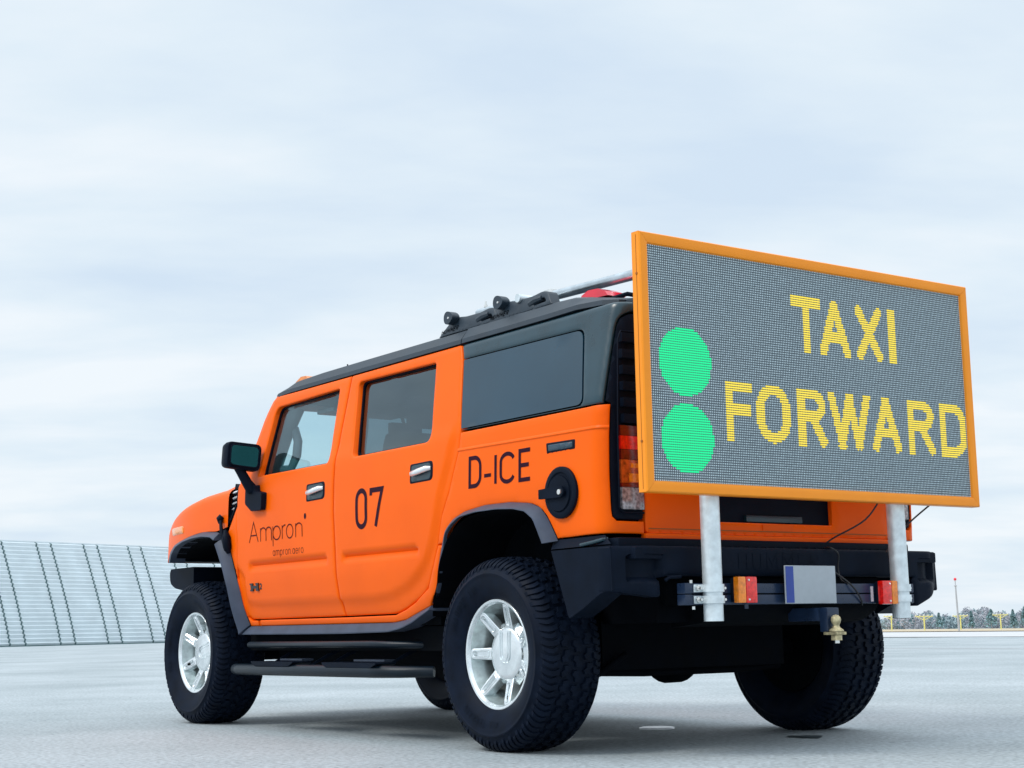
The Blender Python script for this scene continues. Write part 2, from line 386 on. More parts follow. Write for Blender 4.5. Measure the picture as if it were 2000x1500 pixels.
ASPH = smat('apron_asphalt', (0.31, 0.355, 0.375), (0.43, 0.475, 0.50), .45, .8, fine=(46, .72, 1.16, .35, .65, 8), spots=(24, .5, 1.0, .25, .30, 2), bump=(120, .55, .008))
CONC = smat('pale_concrete', (0.50, 0.505, 0.52), (0.58, 0.58, 0.59), .1, .8)
GRASS = smat('dry_grass', (0.46, 0.37, 0.26), (0.56, 0.48, 0.33), .05, .95, stretch=(1, 1, 1))
az0 = math.radians(-17.4); perp = (math.sin(az0), -math.cos(az0))         # direction square to the line towards the fence
def gz(x, y):
    s = (x - CX) * perp[0] + (y - CY) * perp[1]
    return G - .0098 * (max(0, s - 26) - max(0, s - 300)) if s < 1e9 else G
def at(azd, dist): a = math.radians(azd); return CX + math.cos(a) * dist, CY + math.sin(a) * dist
def sector(rings, azs, lift=0.0):
    V = []; F = []; n = len(azs)
    for r in rings:
        for a in azs:
            x, y = at(a, r); V.append((x, y, gz(x, y) + lift))
    for i in range(len(rings) - 1):
        for j in range(n - 1): F.append((i * n + j, (i + 1) * n + j, (i + 1) * n + j + 1, i * n + j + 1))
    return V, F
V, F = sector([0.01, 3, 6, 12, 20, 30, 40, 60, 90, 130, 200, 300, 450, 700, 1100, 1800, 3500], [i * 5 for i in range(73)])
gr = obj('ground', V, F, ASPH, smooth=True, angle=80, kind='structure'); gr['label'] = 'pale grey asphalt airfield apron'; fixn(gr.data)
# pale concrete strip and dry grass beyond the apron on the right
def strip(name, p_near, p_far, mat, lift, label):
    V = []; F = []
    n = 24
    for k in range(n + 1):
        t = k / n
        a, b = p_near(t), p_far(t)
        for j in range(5):
            u_ = j / 4; x = a[0] + (b[0] - a[0]) * u_; y = a[1] + (b[1] - a[1]) * u_; V.append((x, y, gz(x, y) + lift))
    for k in range(n):
        for j in range(4): i = k * 5 + j; F.append((i, i + 1, i + 6, i + 5))
    o = obj(name, V, F, mat, kind='structure', label=label, angle=80); fixn(o.data); return o
def lerp(a, b, t): return (a[0] + (b[0] - a[0]) * t, a[1] + (b[1] - a[1]) * t)
Ea, Eb = at(-49.87, 52.0), at(-53.67, 49.6)                               # apron edge
ed = Vector((Ea[0] - Eb[0], Ea[1] - Eb[1], 0)).normalized()
def edge(t, back=0.0):
    x = Eb[0] + ed.x * (t * 260 - 130); y = Eb[1] + ed.y * (t * 260 - 130); nb = (math.cos(math.radians(-51.7)), math.sin(math.radians(-51.7)))
    return (x + nb[0] * back, y + nb[1] * back)
strip('path', lambda t: edge(t), lambda t: edge(t, 70), CONC, .004, 'pale concrete strip beyond the dark apron edge')
strip('grass', lambda t: edge(-1 + 3 * t, 68), lambda t: edge(-1 + 3 * t, 600), GRASS, .05, 'dry straw-coloured airfield grass in front of the trees')
j0, j1 = (11.383, -17.976), (13.588, -17.942)
jd = Vector((j1[0] - j0[0], j1[1] - j0[1])).normalized()
def jl(t, b): return (j0[0] + jd.x * (t * 80 - 40), j0[1] + jd.y * (t * 80 - 40) + b)
strip('joint_line', lambda t: jl(t, .07), lambda t: jl(t, -.07), CONC, .005, 'thin pale joint line across the apron')
SEALM = new_mat('joint_sealer', (0.42, 0.46, 0.48), .6, noise=(3, .15))
for k, (a, b) in enumerate([((-1.2, 2.9), (60, 13.0))]):
    d = Vector((b[0] - a[0], b[1] - a[1])).normalized(); nrm = (-d.y * .012, d.x * .012)
    strip('joint_line', lambda t: (a[0] + (b[0] - a[0]) * t + nrm[0], a[1] + (b[1] - a[1]) * t + nrm[1]), lambda t: (a[0] + (b[0] - a[0]) * t - nrm[0], a[1] + (b[1] - a[1]) * t - nrm[1]), SEALM, .004, 'hairline joint in the asphalt')
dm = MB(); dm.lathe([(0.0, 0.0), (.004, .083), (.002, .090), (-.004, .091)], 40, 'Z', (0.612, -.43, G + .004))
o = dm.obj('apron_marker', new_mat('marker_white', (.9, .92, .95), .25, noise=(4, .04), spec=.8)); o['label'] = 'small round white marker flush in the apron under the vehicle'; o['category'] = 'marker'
dm = MB(); V = []
for k in range(28):
    a = 2 * PI * k / 28; r = 1 + .18 * math.sin(3 * a) + .1 * math.sin(7 * a + 1); V.append((-.394 + (.09) * r * math.cos(a), -.468 + .07 * r * math.sin(a), G + .004))
dm.add(V, [tuple(range(28))]); o = dm.obj('oil_stain', new_mat('oil', (.06, .08, .09), .5, noise=(9, .3))); o['label'] = 'dark oil stain on the asphalt behind the rear axle'; o['kind'] = 'structure'

# ------------------------------------------------------------------ jet blast fence on the left
FENCEM = new_mat('corrugated_sheet', (0.68, 0.75, 0.78), .5, metal=.1, noise=(1.1, .06, 6))
RIBM = new_mat('fence_dark', (0.08, 0.15, 0.16), .6, noise=(4, .2))
fp0 = Vector((*at(-17.43, 85), 0)); fp1 = Vector((*at(-23.05, 92.3), 0)); ft = (fp1 - fp0).normalized(); fn_ = Vector((ft.y, -ft.x, 0))
if fn_.dot(fp0 - Vector((CX, CY, 0))) < 0: fn_ = -fn_
fence = empty('blast_fence', tuple(fp0 + Vector((0, 0, G))), 'long corrugated pale metal blast fence leaning back, with paired dark rib strips standing in for seam shadows', 'fence')
NW, HF, LEAN = 25, 5.62, 2.35
def fprof(v):                                        # v 0..1 up the sheet -> (back, height, bulge)
    return (LEAN * (v ** 1.15), HF * v)
def fpt(s, v, ph=0.0, outw=0.0):
    b, h = fprof(v); q = 0.11 * (1 - abs(((v * NW + ph) % 1) * 2 - 1)) ** 1.0
    nb = Vector((fn_.x * -.92, fn_.y * -.92, .39))
    P = fp0 + ft * s + fn_ * b + Vector((0, 0, G + h)) + nb * (q + outw); return P
def s_of(azd):
    d = Vector((math.cos(math.radians(azd)), math.sin(math.radians(azd)), 0)); o_ = fp0 - Vector((CX, CY, 0))
    A = np.array([[ft.x, -d.x], [ft.y, -d.y]]); r = np.linalg.solve(A, [-o_.x, -o_.y]); return r[0]
base_az = [-17.43 - u_ / 323 * 5.62 for u_ in (17.5, 47.5, 115.5, 146, 209, 236, 297.5, 321)]
ribs = [s_of(a) for a in base_az]; per = (ribs[6] - ribs[0]) / 3; gap = ribs[1] - ribs[0]
R_ = []
for k in range(-4, 7):
    R_ += [ribs[0] + per * k, ribs[0] + per * k + gap]
R_ = sorted(R_)
NV = NW * 4
for i in range(len(R_) - 1):
    a, b = R_[i] + .02, R_[i + 1] - .02
    V = []; F = []
    for k in range(NV + 1):
        v = k / NV
        V += [fpt(a, v), fpt(b, v), ]
    F = [(2 * k, 2 * k + 1, 2 * k + 3, 2 * k + 2) for k in range(NV)]
    obj('sheet_panel', V, F, FENCEM, fence, smooth=False)
for i, s_ in enumerate(R_):
    V = []
    for k in range(NV + 1):
        v = k / NV; V += [fpt(s_ - .05, v, 0, .012), fpt(s_ + .05, v, 0, .012), fpt(s_ + .05, v, 0, -.06), fpt(s_ - .05, v, 0, -.06)]
    F = []
    for k in range(NV):
        for j in range(4): j2 = (j + 1) % 4; F.append((4 * k + j, 4 * k + j2, 4 * k + 4 + j2, 4 * k + 4 + j))
    obj('rib_shadow_strip', V, F, RIBM, fence, smooth=False)  # dark strip along each rib; sheet seam shadow put into its colour
m = MB(); a, b = R_[0], R_[-1]
for s0, s1, v0, v1 in ((a, b, 1.0, 1.004),):
    V = [fpt(s0, 1, 0, .03), fpt(s1, 1, 0, .03), fpt(s1, 1, 0, -.1), fpt(s0, 1, 0, -.1)]; V += [p + Vector((0, 0, .06)) for p in V]
    m.add(V, [(0, 1, 2, 3), (7, 6, 5, 4), (0, 4, 5, 1), (1, 5, 6, 2), (2, 6, 7, 3), (3, 7, 4, 0)])
m.obj('top_rail', FENCEM, fence, smooth=False)
m = MB()
V = [fp0 + ft * a + fn_ * -.18, fp0 + ft * b + fn_ * -.18, fp0 + ft * b + fn_ * .2, fp0 + ft * a + fn_ * .2]; V = [p + Vector((0, 0, G - .05)) for p in V] + [p + Vector((0, 0, G + .05)) for p in V]
m.add(V, [(0, 1, 2, 3), (7, 6, 5, 4), (0, 4, 5, 1), (1, 5, 6, 2), (2, 6, 7, 3), (3, 7, 4, 0)]); m.obj('footing', RIBM, fence, smooth=False)
for s_ in R_[::2]:
    m = MB(); p = fp0 + ft * (s_ + gap / 2); m.tube([p + fn_ * (LEAN + 2.2) + Vector((0, 0, G)), p + fn_ * (LEAN * .82 + .12) + Vector((0, 0, G + HF * .8))], .07, 6); m.obj('strut', RIBM, fence)

# ------------------------------------------------------------------ far field: approach lights, mast, trees
YEL = new_mat('yellow_paint', (0.80, 0.74, 0.22), .5, noise=(3, .1)); MASTM = new_mat('mast_grey', (0.42, 0.44, 0.47), .5, noise=(3, .1)); LAMPW = new_mat('lamp_glass', (.8, .8, .7), .3, noise=(5, .1))
pole_lab = ['yellow T-shaped approach light pole just right of the sign post, leftmost of the four', 'yellow approach light pole standing left of the tall thin mast', 'yellow approach light pole standing directly behind the tall thin mast', 'yellow approach light pole farthest right in front of dark green trees']
for k, (a, d, eb, et, hs) in enumerate([(-49.21, 205, -.30, .135, 1), (-50.34, 175, -.371, .113, 1.0), (-51.58, 205, -.33, .107, 1), (-52.93, 205, -.33, .116, 1)]):
    x, y = at(a, d); zt = .543 + math.tan(math.radians(et)) * d; zb = gz(x, y)
    r = empty('approach_light', (x, y, zb), pole_lab[k], 'light pole', 'yellow approach lights in the grass')
    side_ = Vector((-math.sin(math.radians(a)), math.cos(math.radians(a)), 0)); P = Vector((x, y, 0))
    m = MB(); m.tube([(x, y, zb), (x, y, zt - .05)], .075, 8); m.obj('pole', YEL, r)
    m = MB(); hw = .95; m.tube([P + side_ * -hw + Vector((0, 0, zt)), P + side_ * hw + Vector((0, 0, zt))], .045, 6); m.obj('cross_arm', YEL, r)
    for sg in (-1, 1):
        m = MB(); m.tube([P + Vector((0, 0, zt - .42)), P + side_ * sg * hw * .8 + Vector((0, 0, zt))], .03, 6); m.obj('brace', YEL, r)
    for q in (-.9, -.45, 0, .45, .9):
        m = MB(); c_ = P + side_ * q * hw; m.lathe([(0, .05), (.02, .07), (.16, .09), (.19, .05), (.19, 0)], 8, 'Z', (c_.x, c_.y, zt)); m.obj('lamp', LAMPW, r)
x, y = at(-51.51, 130); zb = gz(x, y); zt = .543 + math.tan(math.radians(1.40)) * 130
r = empty('mast', (x, y, zb), 'tall thin grey mast with a small red lamp on top, behind the vehicle', 'mast')
lean = Vector((.10, -.02, 0))
m = MB(); m.tube([(x, y, zb), Vector((x, y, zt - .5)) + lean], [.085, .06], 8); m.obj('pole', MASTM, r)
m = MB(); m.tube([Vector((x, y, zt - .5)) + lean, Vector((x, y, zt - .1)) + lean * 1.1], .035, 6); m.obj('finial', MASTM, r)
m = MB(); m.lathe([(-.1, .0), (-.1, .1), (.04, .11), (.1, .06), (.12, 0)], 10, 'Z', (x + lean.x, y + lean.y, zt)); m.obj('lamp', ROOFRED, r)
m = MB(); m.lathe([(0, .02), (.05, .11), (.12, .11), (.16, .02)], 10, 'Z', (x + lean.x, y + lean.y, zt - .62)); m.obj('bracket', MASTM, r)

FOL = [new_mat('hazed_bare_crown', (0.40, 0.41, 0.45), .9, noise=(.15, .12)), new_mat('hazed_green_crown', (0.31, 0.40, 0.43), .9, noise=(.2, .12)), new_mat('hazed_pine_crown', (0.20, 0.33, 0.36), .9, noise=(.3, .15))]  # crown colours paled and greyed to stand in for distance haze
BARK = new_mat('bark', (0.32, 0.30, 0.31), .9, noise=(.5, .2))
def crown_cards(V, F, cx, cy, z0, h, w_, n, conif, size):
    for _ in range(n):
        t = random.random() ** (0.8 if conif else .7); rr = w_ * ((1 - t) ** .8 if conif else math.sqrt(max(0, 1 - (2 * t - 1) ** 2)) * .9 + .12)
        a = random.random() * 2 * PI; q = math.sqrt(random.random()); c_ = Vector((cx + math.cos(a) * rr * q, cy + math.sin(a) * rr * q, z0 + h * t))
        u_ = Vector((random.gauss(0, 1), random.gauss(0, 1), random.gauss(0, .6))).normalized(); v_ = u_.cross(Vector((random.gauss(0, 1), random.gauss(0, 1), random.gauss(0, 1)))).normalized()
        s1, s2 = size * random.uniform(.5, 1.2), size * random.uniform(.4, 1.0); b = len(V)
        V += [c_ + u_ * s1, c_ + v_ * s2, c_ - u_ * s1, c_ - v_ * s2]; F.append((b, b + 1, b + 2, b + 3))
VF = [([], []) for _ in range(3)]; TV = MB()
for k in range(4300):
    a = -47.5 - random.random() * 9.5 if k < 1500 else (-20 - random.random() * 27.5 if k % 2 else -57 - random.random() * 30); d = random.uniform(470, 610); x, y = at(a, d); zb = gz(x, y) - .4
    ground_ang = (.543 - zb) / d; topa = math.radians(.11 + .10 * math.sin(a * 3.1) + .07 * math.sin(a * 9.7 + 1) + (.10 if a < -51.5 else .0) + random.gauss(0, .05) - (.02 if d < 520 else 0))
    ztop = .543 + topa * d; h = ztop - zb
    sel = math.sin(a * 2.3) + math.sin(a * 7.1 + 2) * .7 + random.gauss(0, .5); kind_ = 1 if sel > .35 else (2 if sel > 1.2 else 0)
    if random.random() < .07: kind_ = 2
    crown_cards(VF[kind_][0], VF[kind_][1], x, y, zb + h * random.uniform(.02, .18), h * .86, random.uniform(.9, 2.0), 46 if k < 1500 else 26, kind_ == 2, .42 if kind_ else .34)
    if kind_ != 2 and k % 4 == 0: TV.tube([(x, y, zb), (x + random.uniform(-.3, .3), y, zb + h * .8)], [.10, .03], 4, False)
for k, nm in enumerate(('bare_wood', 'mixed_wood', 'pine_wood')):
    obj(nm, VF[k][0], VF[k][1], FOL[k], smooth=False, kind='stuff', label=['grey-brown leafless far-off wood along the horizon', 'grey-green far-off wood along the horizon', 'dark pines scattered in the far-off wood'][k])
TV.obj('tree_trunks', BARK, kind='stuff', label='thin trunks of the far-off wood')
for k, (a, wd, hh, lab) in enumerate([(-52.62, 2.6, 5.3, 'broad dark green pine behind the rightmost yellow light pole'), (-53.35, 1.3, 5.2, 'narrow dark green pine near the right edge of the picture'), (-50.85, 1.1, 4.5, 'small dark pine left of the tall mast'), (-51.95, 1.0, 4.9, 'slim dark pine between the mast and the rightmost light pole'), (-53.75, 1.8, 6.1, 'tall dark pine at the right edge of the picture')]):
    x, y = at(a, 462); zb = gz(x, y); r = empty('pine_tree', (x, y, zb), lab, 'tree', 'dark pines at the wood edge')
    m = MB(); m.tube([(x, y, zb), (x, y, zb + hh * .9)], [.12, .03], 6); m.obj('trunk', BARK, r)
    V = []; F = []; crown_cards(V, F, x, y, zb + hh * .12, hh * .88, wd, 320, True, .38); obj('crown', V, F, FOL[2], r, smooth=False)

# ------------------------------------------------------------------ stroke lettering
def arc(cx, cy, rx, ry, a0, a1, n=12): return [(cx + rx * math.cos(math.radians(a0 + (a1 - a0) * k / n)), cy + ry * math.sin(math.radians(a0 + (a1 - a0) * k / n))) for k in range(n + 1)]
def stadium(w_, h, r=None):
    rx = w_ / 2; ry = r or w_ / 2
    return arc(rx, h - ry, rx, ry, 0, 180) + arc(rx, ry, rx, ry, 180, 360) + [(w_, h - ry)]
CAPS = {  # unit height, width given
 'T': (.62, [[(0, 1), (.62, 1)], [(.31, 1), (.31, 0)]]),
 'A': (.66, [[(0, 0), (.33, 1), (.66, 0)], [(.13, .30), (.53, .30)]]),
 'X': (.62, [[(0, 0), (.62, 1)], [(0, 1), (.62, 0)]]),
 'I': (.0, [[(0, 0), (0, 1)]]),
 'F': (.52, [[(0, 0), (0, 1), (.52, 1)], [(0, .53), (.47, .53)]]),
 'E': (.50, [[(.5, 0), (0, 0), (0, 1), (.5, 1)], [(0, .5), (.44, .5)]]),
 'O': (.66, [stadium(.66, 1, .36)]),
 'R': (.60, [[(0, 0), (0, 1), (.32, 1)] + arc(.32, .76, .26, .24, 90, -90) + [(0, .52)], [(.30, .52), (.60, 0)]]),
 'W': (.98, [[(0, 1), (.26, 0), (.49, 1), (.72, 0), (.98, 1)]]),
 'D': (.60, [[(0, 0), (0, 1), (.28, 1)] + arc(.28, .68, .32, .32, 90, 0) + arc(.28, .32, .32, .32, 0, -90) + [(0, 0)]]),
 'C': (.56, [arc(.28, .72, .28, .28, 20, 180) + arc(.28, .28, .28, .28, 180, 340)]),
 'H': (.60, [[(0, 0), (0, 1)], [(.6, 0), (.6, 1)], [(0, .5), (.6, .5)]]),
 'U': (.60, [[(0, 1), (0, .3)] + arc(.3, .3, .3, .3, 180, 360) + [(.6, 1)]]),
 'M': (.76, [[(0, 0), (0, 1), (.38, .35), (.76, 1), (.76, 0)]]),
 '0': (.50, [stadium(.50, 1, .25)]),
 '7': (.50, [[(0, .86), (0, 1), (.5, 1), (.20, 0)]]),
 '-': (.34, [[(0, .5), (.34, .5)]]),
 'L': (.5, [[(0, 1), (0, 0), (.5, 0)]]), 'N': (.62, [[(0, 0), (0, 1), (.62, 0), (.62, 1)]]),
 '2': (.5, [arc(.25, .75, .25, .25, 170, 0) + [(.5, .62), (0, 0), (.5, 0)]]),
}
LOW = {  # x-height .62 of cap height, descender to -.28
 'A': (.62, [[(0, 0), (.31, 1), (.62, 0)], [(.11, .34), (.51, .34)]]),
 'm': (.66, [[(0, 0), (0, .66)], [(0, .42)] + arc(.165, .46, .165, .2, 180, 0) + [(.33, 0)], [(.33, .42)] + arc(.495, .46, .165, .2, 180, 0) + [(.66, 0)]]),
 'p': (.44, [[(0, -.30), (0, .66)], arc(.22, .33, .22, .33, 90, 450, 20)]),
 'r': (.20, [[(0, 0), (0, .66)], [(0, .42)] + arc(.18, .46, .18, .2, 180, 90)]),
 'o': (.44, [arc(.22, .33, .22, .33, 90, 450, 20)]),
 'n': (.36, [[(0, 0), (0, .66)], [(0, .42)] + arc(.18, .46, .18, .2, 180, 0) + [(.36, 0)]]),
 'a': (.42, [[(.42, 0), (.42, .66)], arc(.21, .33, .21, .33, 0, 360, 20)]),
 'e': (.42, [[(0.0, .33), (.42, .33)] + arc(.21, .33, .21, .33, 0, 320, 20)]),
 '.': (.0, [[(0, 0), (0, .05)]]),
}
def stroke_strip(pl, hw, step):
    """returns left/right offsets of a polyline with mitred joints"""
    P = np.array(pl, float); keep = [0]
    for i in range(1, len(P)):
        if np.linalg.norm(P[i] - P[keep[-1]]) > 1e-6: keep.append(i)
    P = P[keep]; closed = np.linalg.norm(P[0] - P[-1]) < 1e-6
    Q = [P[0]]
    for i in range(1, len(P)):
        d = np.linalg.norm(P[i] - P[i - 1]); k = max(1, int(math.ceil(d / step)))
        for j in range(1, k + 1): Q.append(P[i - 1] + (P[i] - P[i - 1]) * j / k)
    Q = np.array(Q); n = len(Q); Lp = []; Rp = []
    for i in range(n):
        if closed: a, b = Q[i - 1] if i else Q[-2], Q[(i + 1) % n] if i < n - 1 else Q[1]
        else: a, b = Q[max(i - 1, 0)], Q[min(i + 1, n - 1)]
        d1 = Q[i] - a; d2 = b - Q[i]
        d1 = d1 / (np.linalg.norm(d1) or 1); d2 = d2 / (np.linalg.norm(d2) or 1)
        if np.linalg.norm(Q[i] - a) < 1e-9: d1 = d2
        if np.linalg.norm(b - Q[i]) < 1e-9: d2 = d1
        t = d1 + d2; t = t / (np.linalg.norm(t) or 1); nn = np.array([-t[1], t[0]]); c_ = max(.45, nn @ np.array([-d1[1], d1[0]]))
        Lp.append(Q[i] + nn * hw / c_); Rp.append(Q[i] - nn * hw / c_)
    return np.array(Lp), np.array(Rp)
def text_mesh(text, table, height, adv, fn, hw, step=.02, wscale=1.0, base=0.0012):
    """fn(P[n,2], off[n]) -> P3; returns per-letter meshes (V,F)"""
    res = []; x = 0
    for ch in text:
        if ch == ' ': x += adv * 2; continue
        w_, st = table[ch]; V = []; F = []
        for k, pl in enumerate(st):
            Lp, Rp = stroke_strip([(x + a * height * wscale, b * height) for a, b in pl], hw, step)
            off = np.full(len(Lp), base + .0003 * k); A = fn(Lp, off); B = fn(Rp, off); b0 = len(V); V += list(A) + list(B); n = len(Lp)
            F += [(b0 + i, b0 + i + 1, b0 + n + i + 1, b0 + n + i) for i in range(n - 1)]
        res.append((ch, V, F, x)); x += w_ * height * wscale + adv
    return res, x - adv

# ================================================================== THE VEHICLE
car = empty('off_road_vehicle', (1.5, YM, G), 'orange matte off-road vehicle with black roof, lettered D-ICE and 07, seen from behind', 'car')

# ---- body panels, left and right
win_f = rounded([(2.315, 1.802), (1.590, 1.815), (1.545, 1.407), (2.352, 1.410)], [.05, .02, .035, .01])
win_r = rounded([(1.392, 1.822), (.645, 1.813), (.560, 1.413), (1.300, 1.414)], [.035, .02, .05, .03])
front_door = rounded([(1.486, 1.866), (2.33, 1.868), (2.372, 1.835), (2.425, 1.745), (2.468, 1.62), (2.533, 1.445), (2.575, 1.392), (2.605, 1.375), (2.605, 1.28), (2.604, 1.14), (2.604, .977), (2.614, .895), (2.619, .768), (2.585, .69), (2.55, .64), (2.50, .616), (2.44, .614), (1.443, .616), (1.449, .686), (1.463, .819), (1.470, 1.028), (1.476, 1.146), (1.478, 1.305), (1.482, 1.451)], [.006, .03] + [.02] * 6 + [.0] * 4 + [.02] * 5 + [.01] + [0] * 6)
rear_door = rounded([(1.476, 1.866), (1.472, 1.451), (1.468, 1.305), (1.466, 1.146), (1.460, 1.028), (1.453, .819), (1.439, .686), (1.433, .616), (.945, .619), (.84, .642), (.74, .676), (.68, .70), (.617, .737), (.583, .785), (.555, .835), (.51, .931), (.47, 1.057), (.402, 1.165), (.364, 1.256), (.326, 1.347), (.319, 1.436), (.41, 1.796), (.44, 1.866)], [.006] + [0] * 6 + [.01, .05] + [.02] * 5 + [.02] * 9)
EXT_F = [(x, z) for z in (.932, .923, .914, .894, .875) for x in np.arange(1.5, 2.5, .022)]
EXT_R = [(x, z) for z in (.932, .923, .914, .897, .881) for x in np.arange(.62, 1.43, .022)]
QARCH = [(.454, .935), (.418, .997), (.354, 1.038), (.259, 1.064), (.101, 1.08), (-.086, 1.079), (-.236, 1.064), (-.304, 1.042), (-.353, .997), (-.413, .905)]
quarter = [(.311, 1.428), (.317, 1.345), (.355, 1.254), (.393, 1.162), (.461, 1.054), (.501, .931), (.456, .931)] + by_len(QARCH, 26)[1:].tolist() + [(-.60, .908), (-.665, .908), (-.905, .908), (-.905, .957), (-.765, .957), (-.745, .975), (-.742, 1.0), (-.742, 1.43), (-.60, 1.428)]
quarter = [tuple(p) for p in quarter]
upper = rounded([(.432, 1.866), (.402, 1.796), (.311, 1.440), (-.60, 1.437), (-.711, 1.437), (-.711, 1.76), (-.72, 1.80), (-.76, 1.822), (-.80, 1.83), (-.80, 1.866)], [0, .02, .003, 0, .003, .03, .02, .02, 0, 0])
win_q = rounded([(.404, 1.792), (-.515, 1.784), (-.590, 1.440), (.322, 1.4415)], [.004, .045, .04, .003])
rocker = [(2.40, .608), (1.435, .608), (.945, .611), (.84, .634), (.735, .668), (.61, .73), (.548, .83), (.502, .923), (.472, .923), (.502, .832), (.539, .725), (.600, .668), (.612, .648), (.766, .610), (.85, .588), (.966, .576), (2.42, .576)]
fender = [(2.43, .576), (2.43, .606), (2.50, .606), (2.558, .632), (2.596, .685), (2.628, .766), (2.623, .895), (2.613, .977), (2.612, 1.14), (2.612, 1.268), (2.725, 1.125), (2.77, 1.09), (2.703, 1.011), (2.598, .801), (2.532, .584), (2.53, .576)]
def hood_top(x): return np.interp(x, [2.74, 2.86, 3.11, 3.26, 3.42, 3.61, 3.72, 3.80], [1.375, 1.372, 1.358, 1.340, 1.318, 1.286, 1.258, 1.232])
hood_side_low = [(2.735, 1.15), (2.87, 1.131), (3.064, 1.141), (3.227, 1.130), (3.404, 1.110), (3.567, 1.091), (3.685, 1.062), (3.76, 1.02), (3.80, .990)]
for sg in (1, -1):
    L_ = sg > 0
    d = panel('front_door', front_door, [win_f], ORANGE, car, sg, grid=.022 if L_ else .05, bev=.009, depth=.005, thick=.035, useF=L_, extra=EXT_F if L_ else ())
    d2 = panel('rear_door', rear_door, [win_r], ORANGE, car, sg, grid=.022 if L_ else .05, bev=.009, depth=.005, thick=.035, useF=L_, extra=EXT_R if L_ else ())
    q = panel('rear_quarter_panel', quarter, [], ORANGE, car, sg, grid=.028, bev=.006, depth=.003, thick=.03)
    u = panel('upper_quarter_panel', upper, [win_q], BLKGLOSS, car, sg, grid=.028, bev=.010, depth=.006, thick=.02)
    panel('rocker_panel', rocker, [], ORANGE, car, sg, grid=.05, bev=.006, depth=.004, thick=.03)
    panel('front_fender', fender, [], ORANGE, car, sg, grid=.04, bev=.006, depth=.004, thick=.03)
    # belt groove and the glass
    for dd, wp, mt, nm in ((d, win_f, GLASSC, 'side_window'), (d2, win_r, GLASST, 'side_window')):
        A = np.array(wp); c_ = A.mean(0); big = [tuple(c_ + (p - c_) * np.array([1.035, 1.05])) for p in A]; small = [tuple(c_ + (p - c_) * np.array([.972, .955]) + np.array([0, 0])) for p in A]
        V, F = drape_mesh(big, [small], lambda P, o: side(P, o, sg, False, -.030), .06, 0, 0, .012); WLOC[dd.name] = Vector()
        sl = obj('window_seal', V, F, PLASTIC, dd, angle=40, loc=(0, 0, 0)); fixn(sl.data)
        V, F = drape_mesh(big, [], lambda P, o: side(P, o, sg, False, -.037), .07, 0, 0, 0); g_ = obj('window_glass', V, F, mt, dd, angle=60, loc=(0, 0, 0))
    A = np.array(win_q); c_ = A.mean(0); gq = [tuple(c_ + (p - c_) * np.array([.984, .965])) for p in A]
    V, F = drape_mesh(gq, [], lambda P, o: side(P, o, sg, False, -.003), .08, 0, 0, .008); WLOC[u.name] = Vector(); g_ = obj('window_glass', V, F, GLASSD, u, angle=50, loc=(0, 0, 0)); fixn(g_.data)
    # A-pillar turning in towards the windscreen
    ap = [(2.33, 1.868), (2.372, 1.838), (2.427, 1.748), (2.470, 1.622), (2.535, 1.448), (2.59, 1.39)]
    V = []; rows = by_len(ap, 14)
    for (x_, z_) in rows:
        for dx, dy in ((-.002, -.004), (.020, -.007), (.036, -.018), (.044, -.036), (.050, -.10), (.02, -.11), (-.03, -.075), (-.035, -.04)):
            y_ = float(Yb(z_)) + dy; V.append((x_ + dx, y_ if L_ else 2 * YM - y_, z_ + dx * .2))
    F = [(i * 8 + j, i * 8 + (j + 1) % 8, (i + 1) * 8 + (j + 1) % 8, (i + 1) * 8 + j) for i in range(13) for j in range(8)] + [tuple(range(8)), tuple(range(111, 103, -1))]
    o = obj('windscreen_pillar', V, F, ORANGE, car, angle=35); fixn(o.data)
    # inner pillar trims and grab handle
    m = MB(); yy = .80 if L_ else 2 * YM - .80
    def yi(z_, dy=0): v = float(Yb(z_)) - .13 + dy; return v if L_ else 2 * YM - v
    m.tube([(2.34, yi(1.84), 1.84), (2.44, yi(1.68), 1.68), (2.52, yi(1.46), 1.46), (2.60, yi(1.36), 1.36)], [.06, .065, .072, .10], 10); m.obj('pillar_trim', INNERL, car)
    m = MB(); hy = yi(1.55, -.08); m.tube([(2.46, yi(1.72), 1.72), (2.38, hy, 1.69), (2.345, hy, 1.62), (2.36, hy, 1.54), (2.43, hy, 1.47), (2.50, yi(1.48), 1.46)], .026, 10); m.obj('grab_handle', INNERL, car)
    m = MB(); m.tube([(1.50, yi(1.82, .06), 1.84), (1.49, yi(1.6, .02), 1.6), (1.47, yi(1.38, .02), 1.36)], .05, 8); m.obj('pillar_trim', INNER, car)
    m = MB(); m.tube([(.50, yi(1.80, .0), 1.84), (.40, yi(1.55, .0), 1.5), (.36, yi(1.36), 1.34)], .07, 8); m.obj('pillar_trim', INNER, car)
    m = MB(); m.box(.3, 2.34, yi(1.85, -.02), yi(1.85, .05), 1.825, 1.865); m.obj('roof_lining_edge', INNER, car)

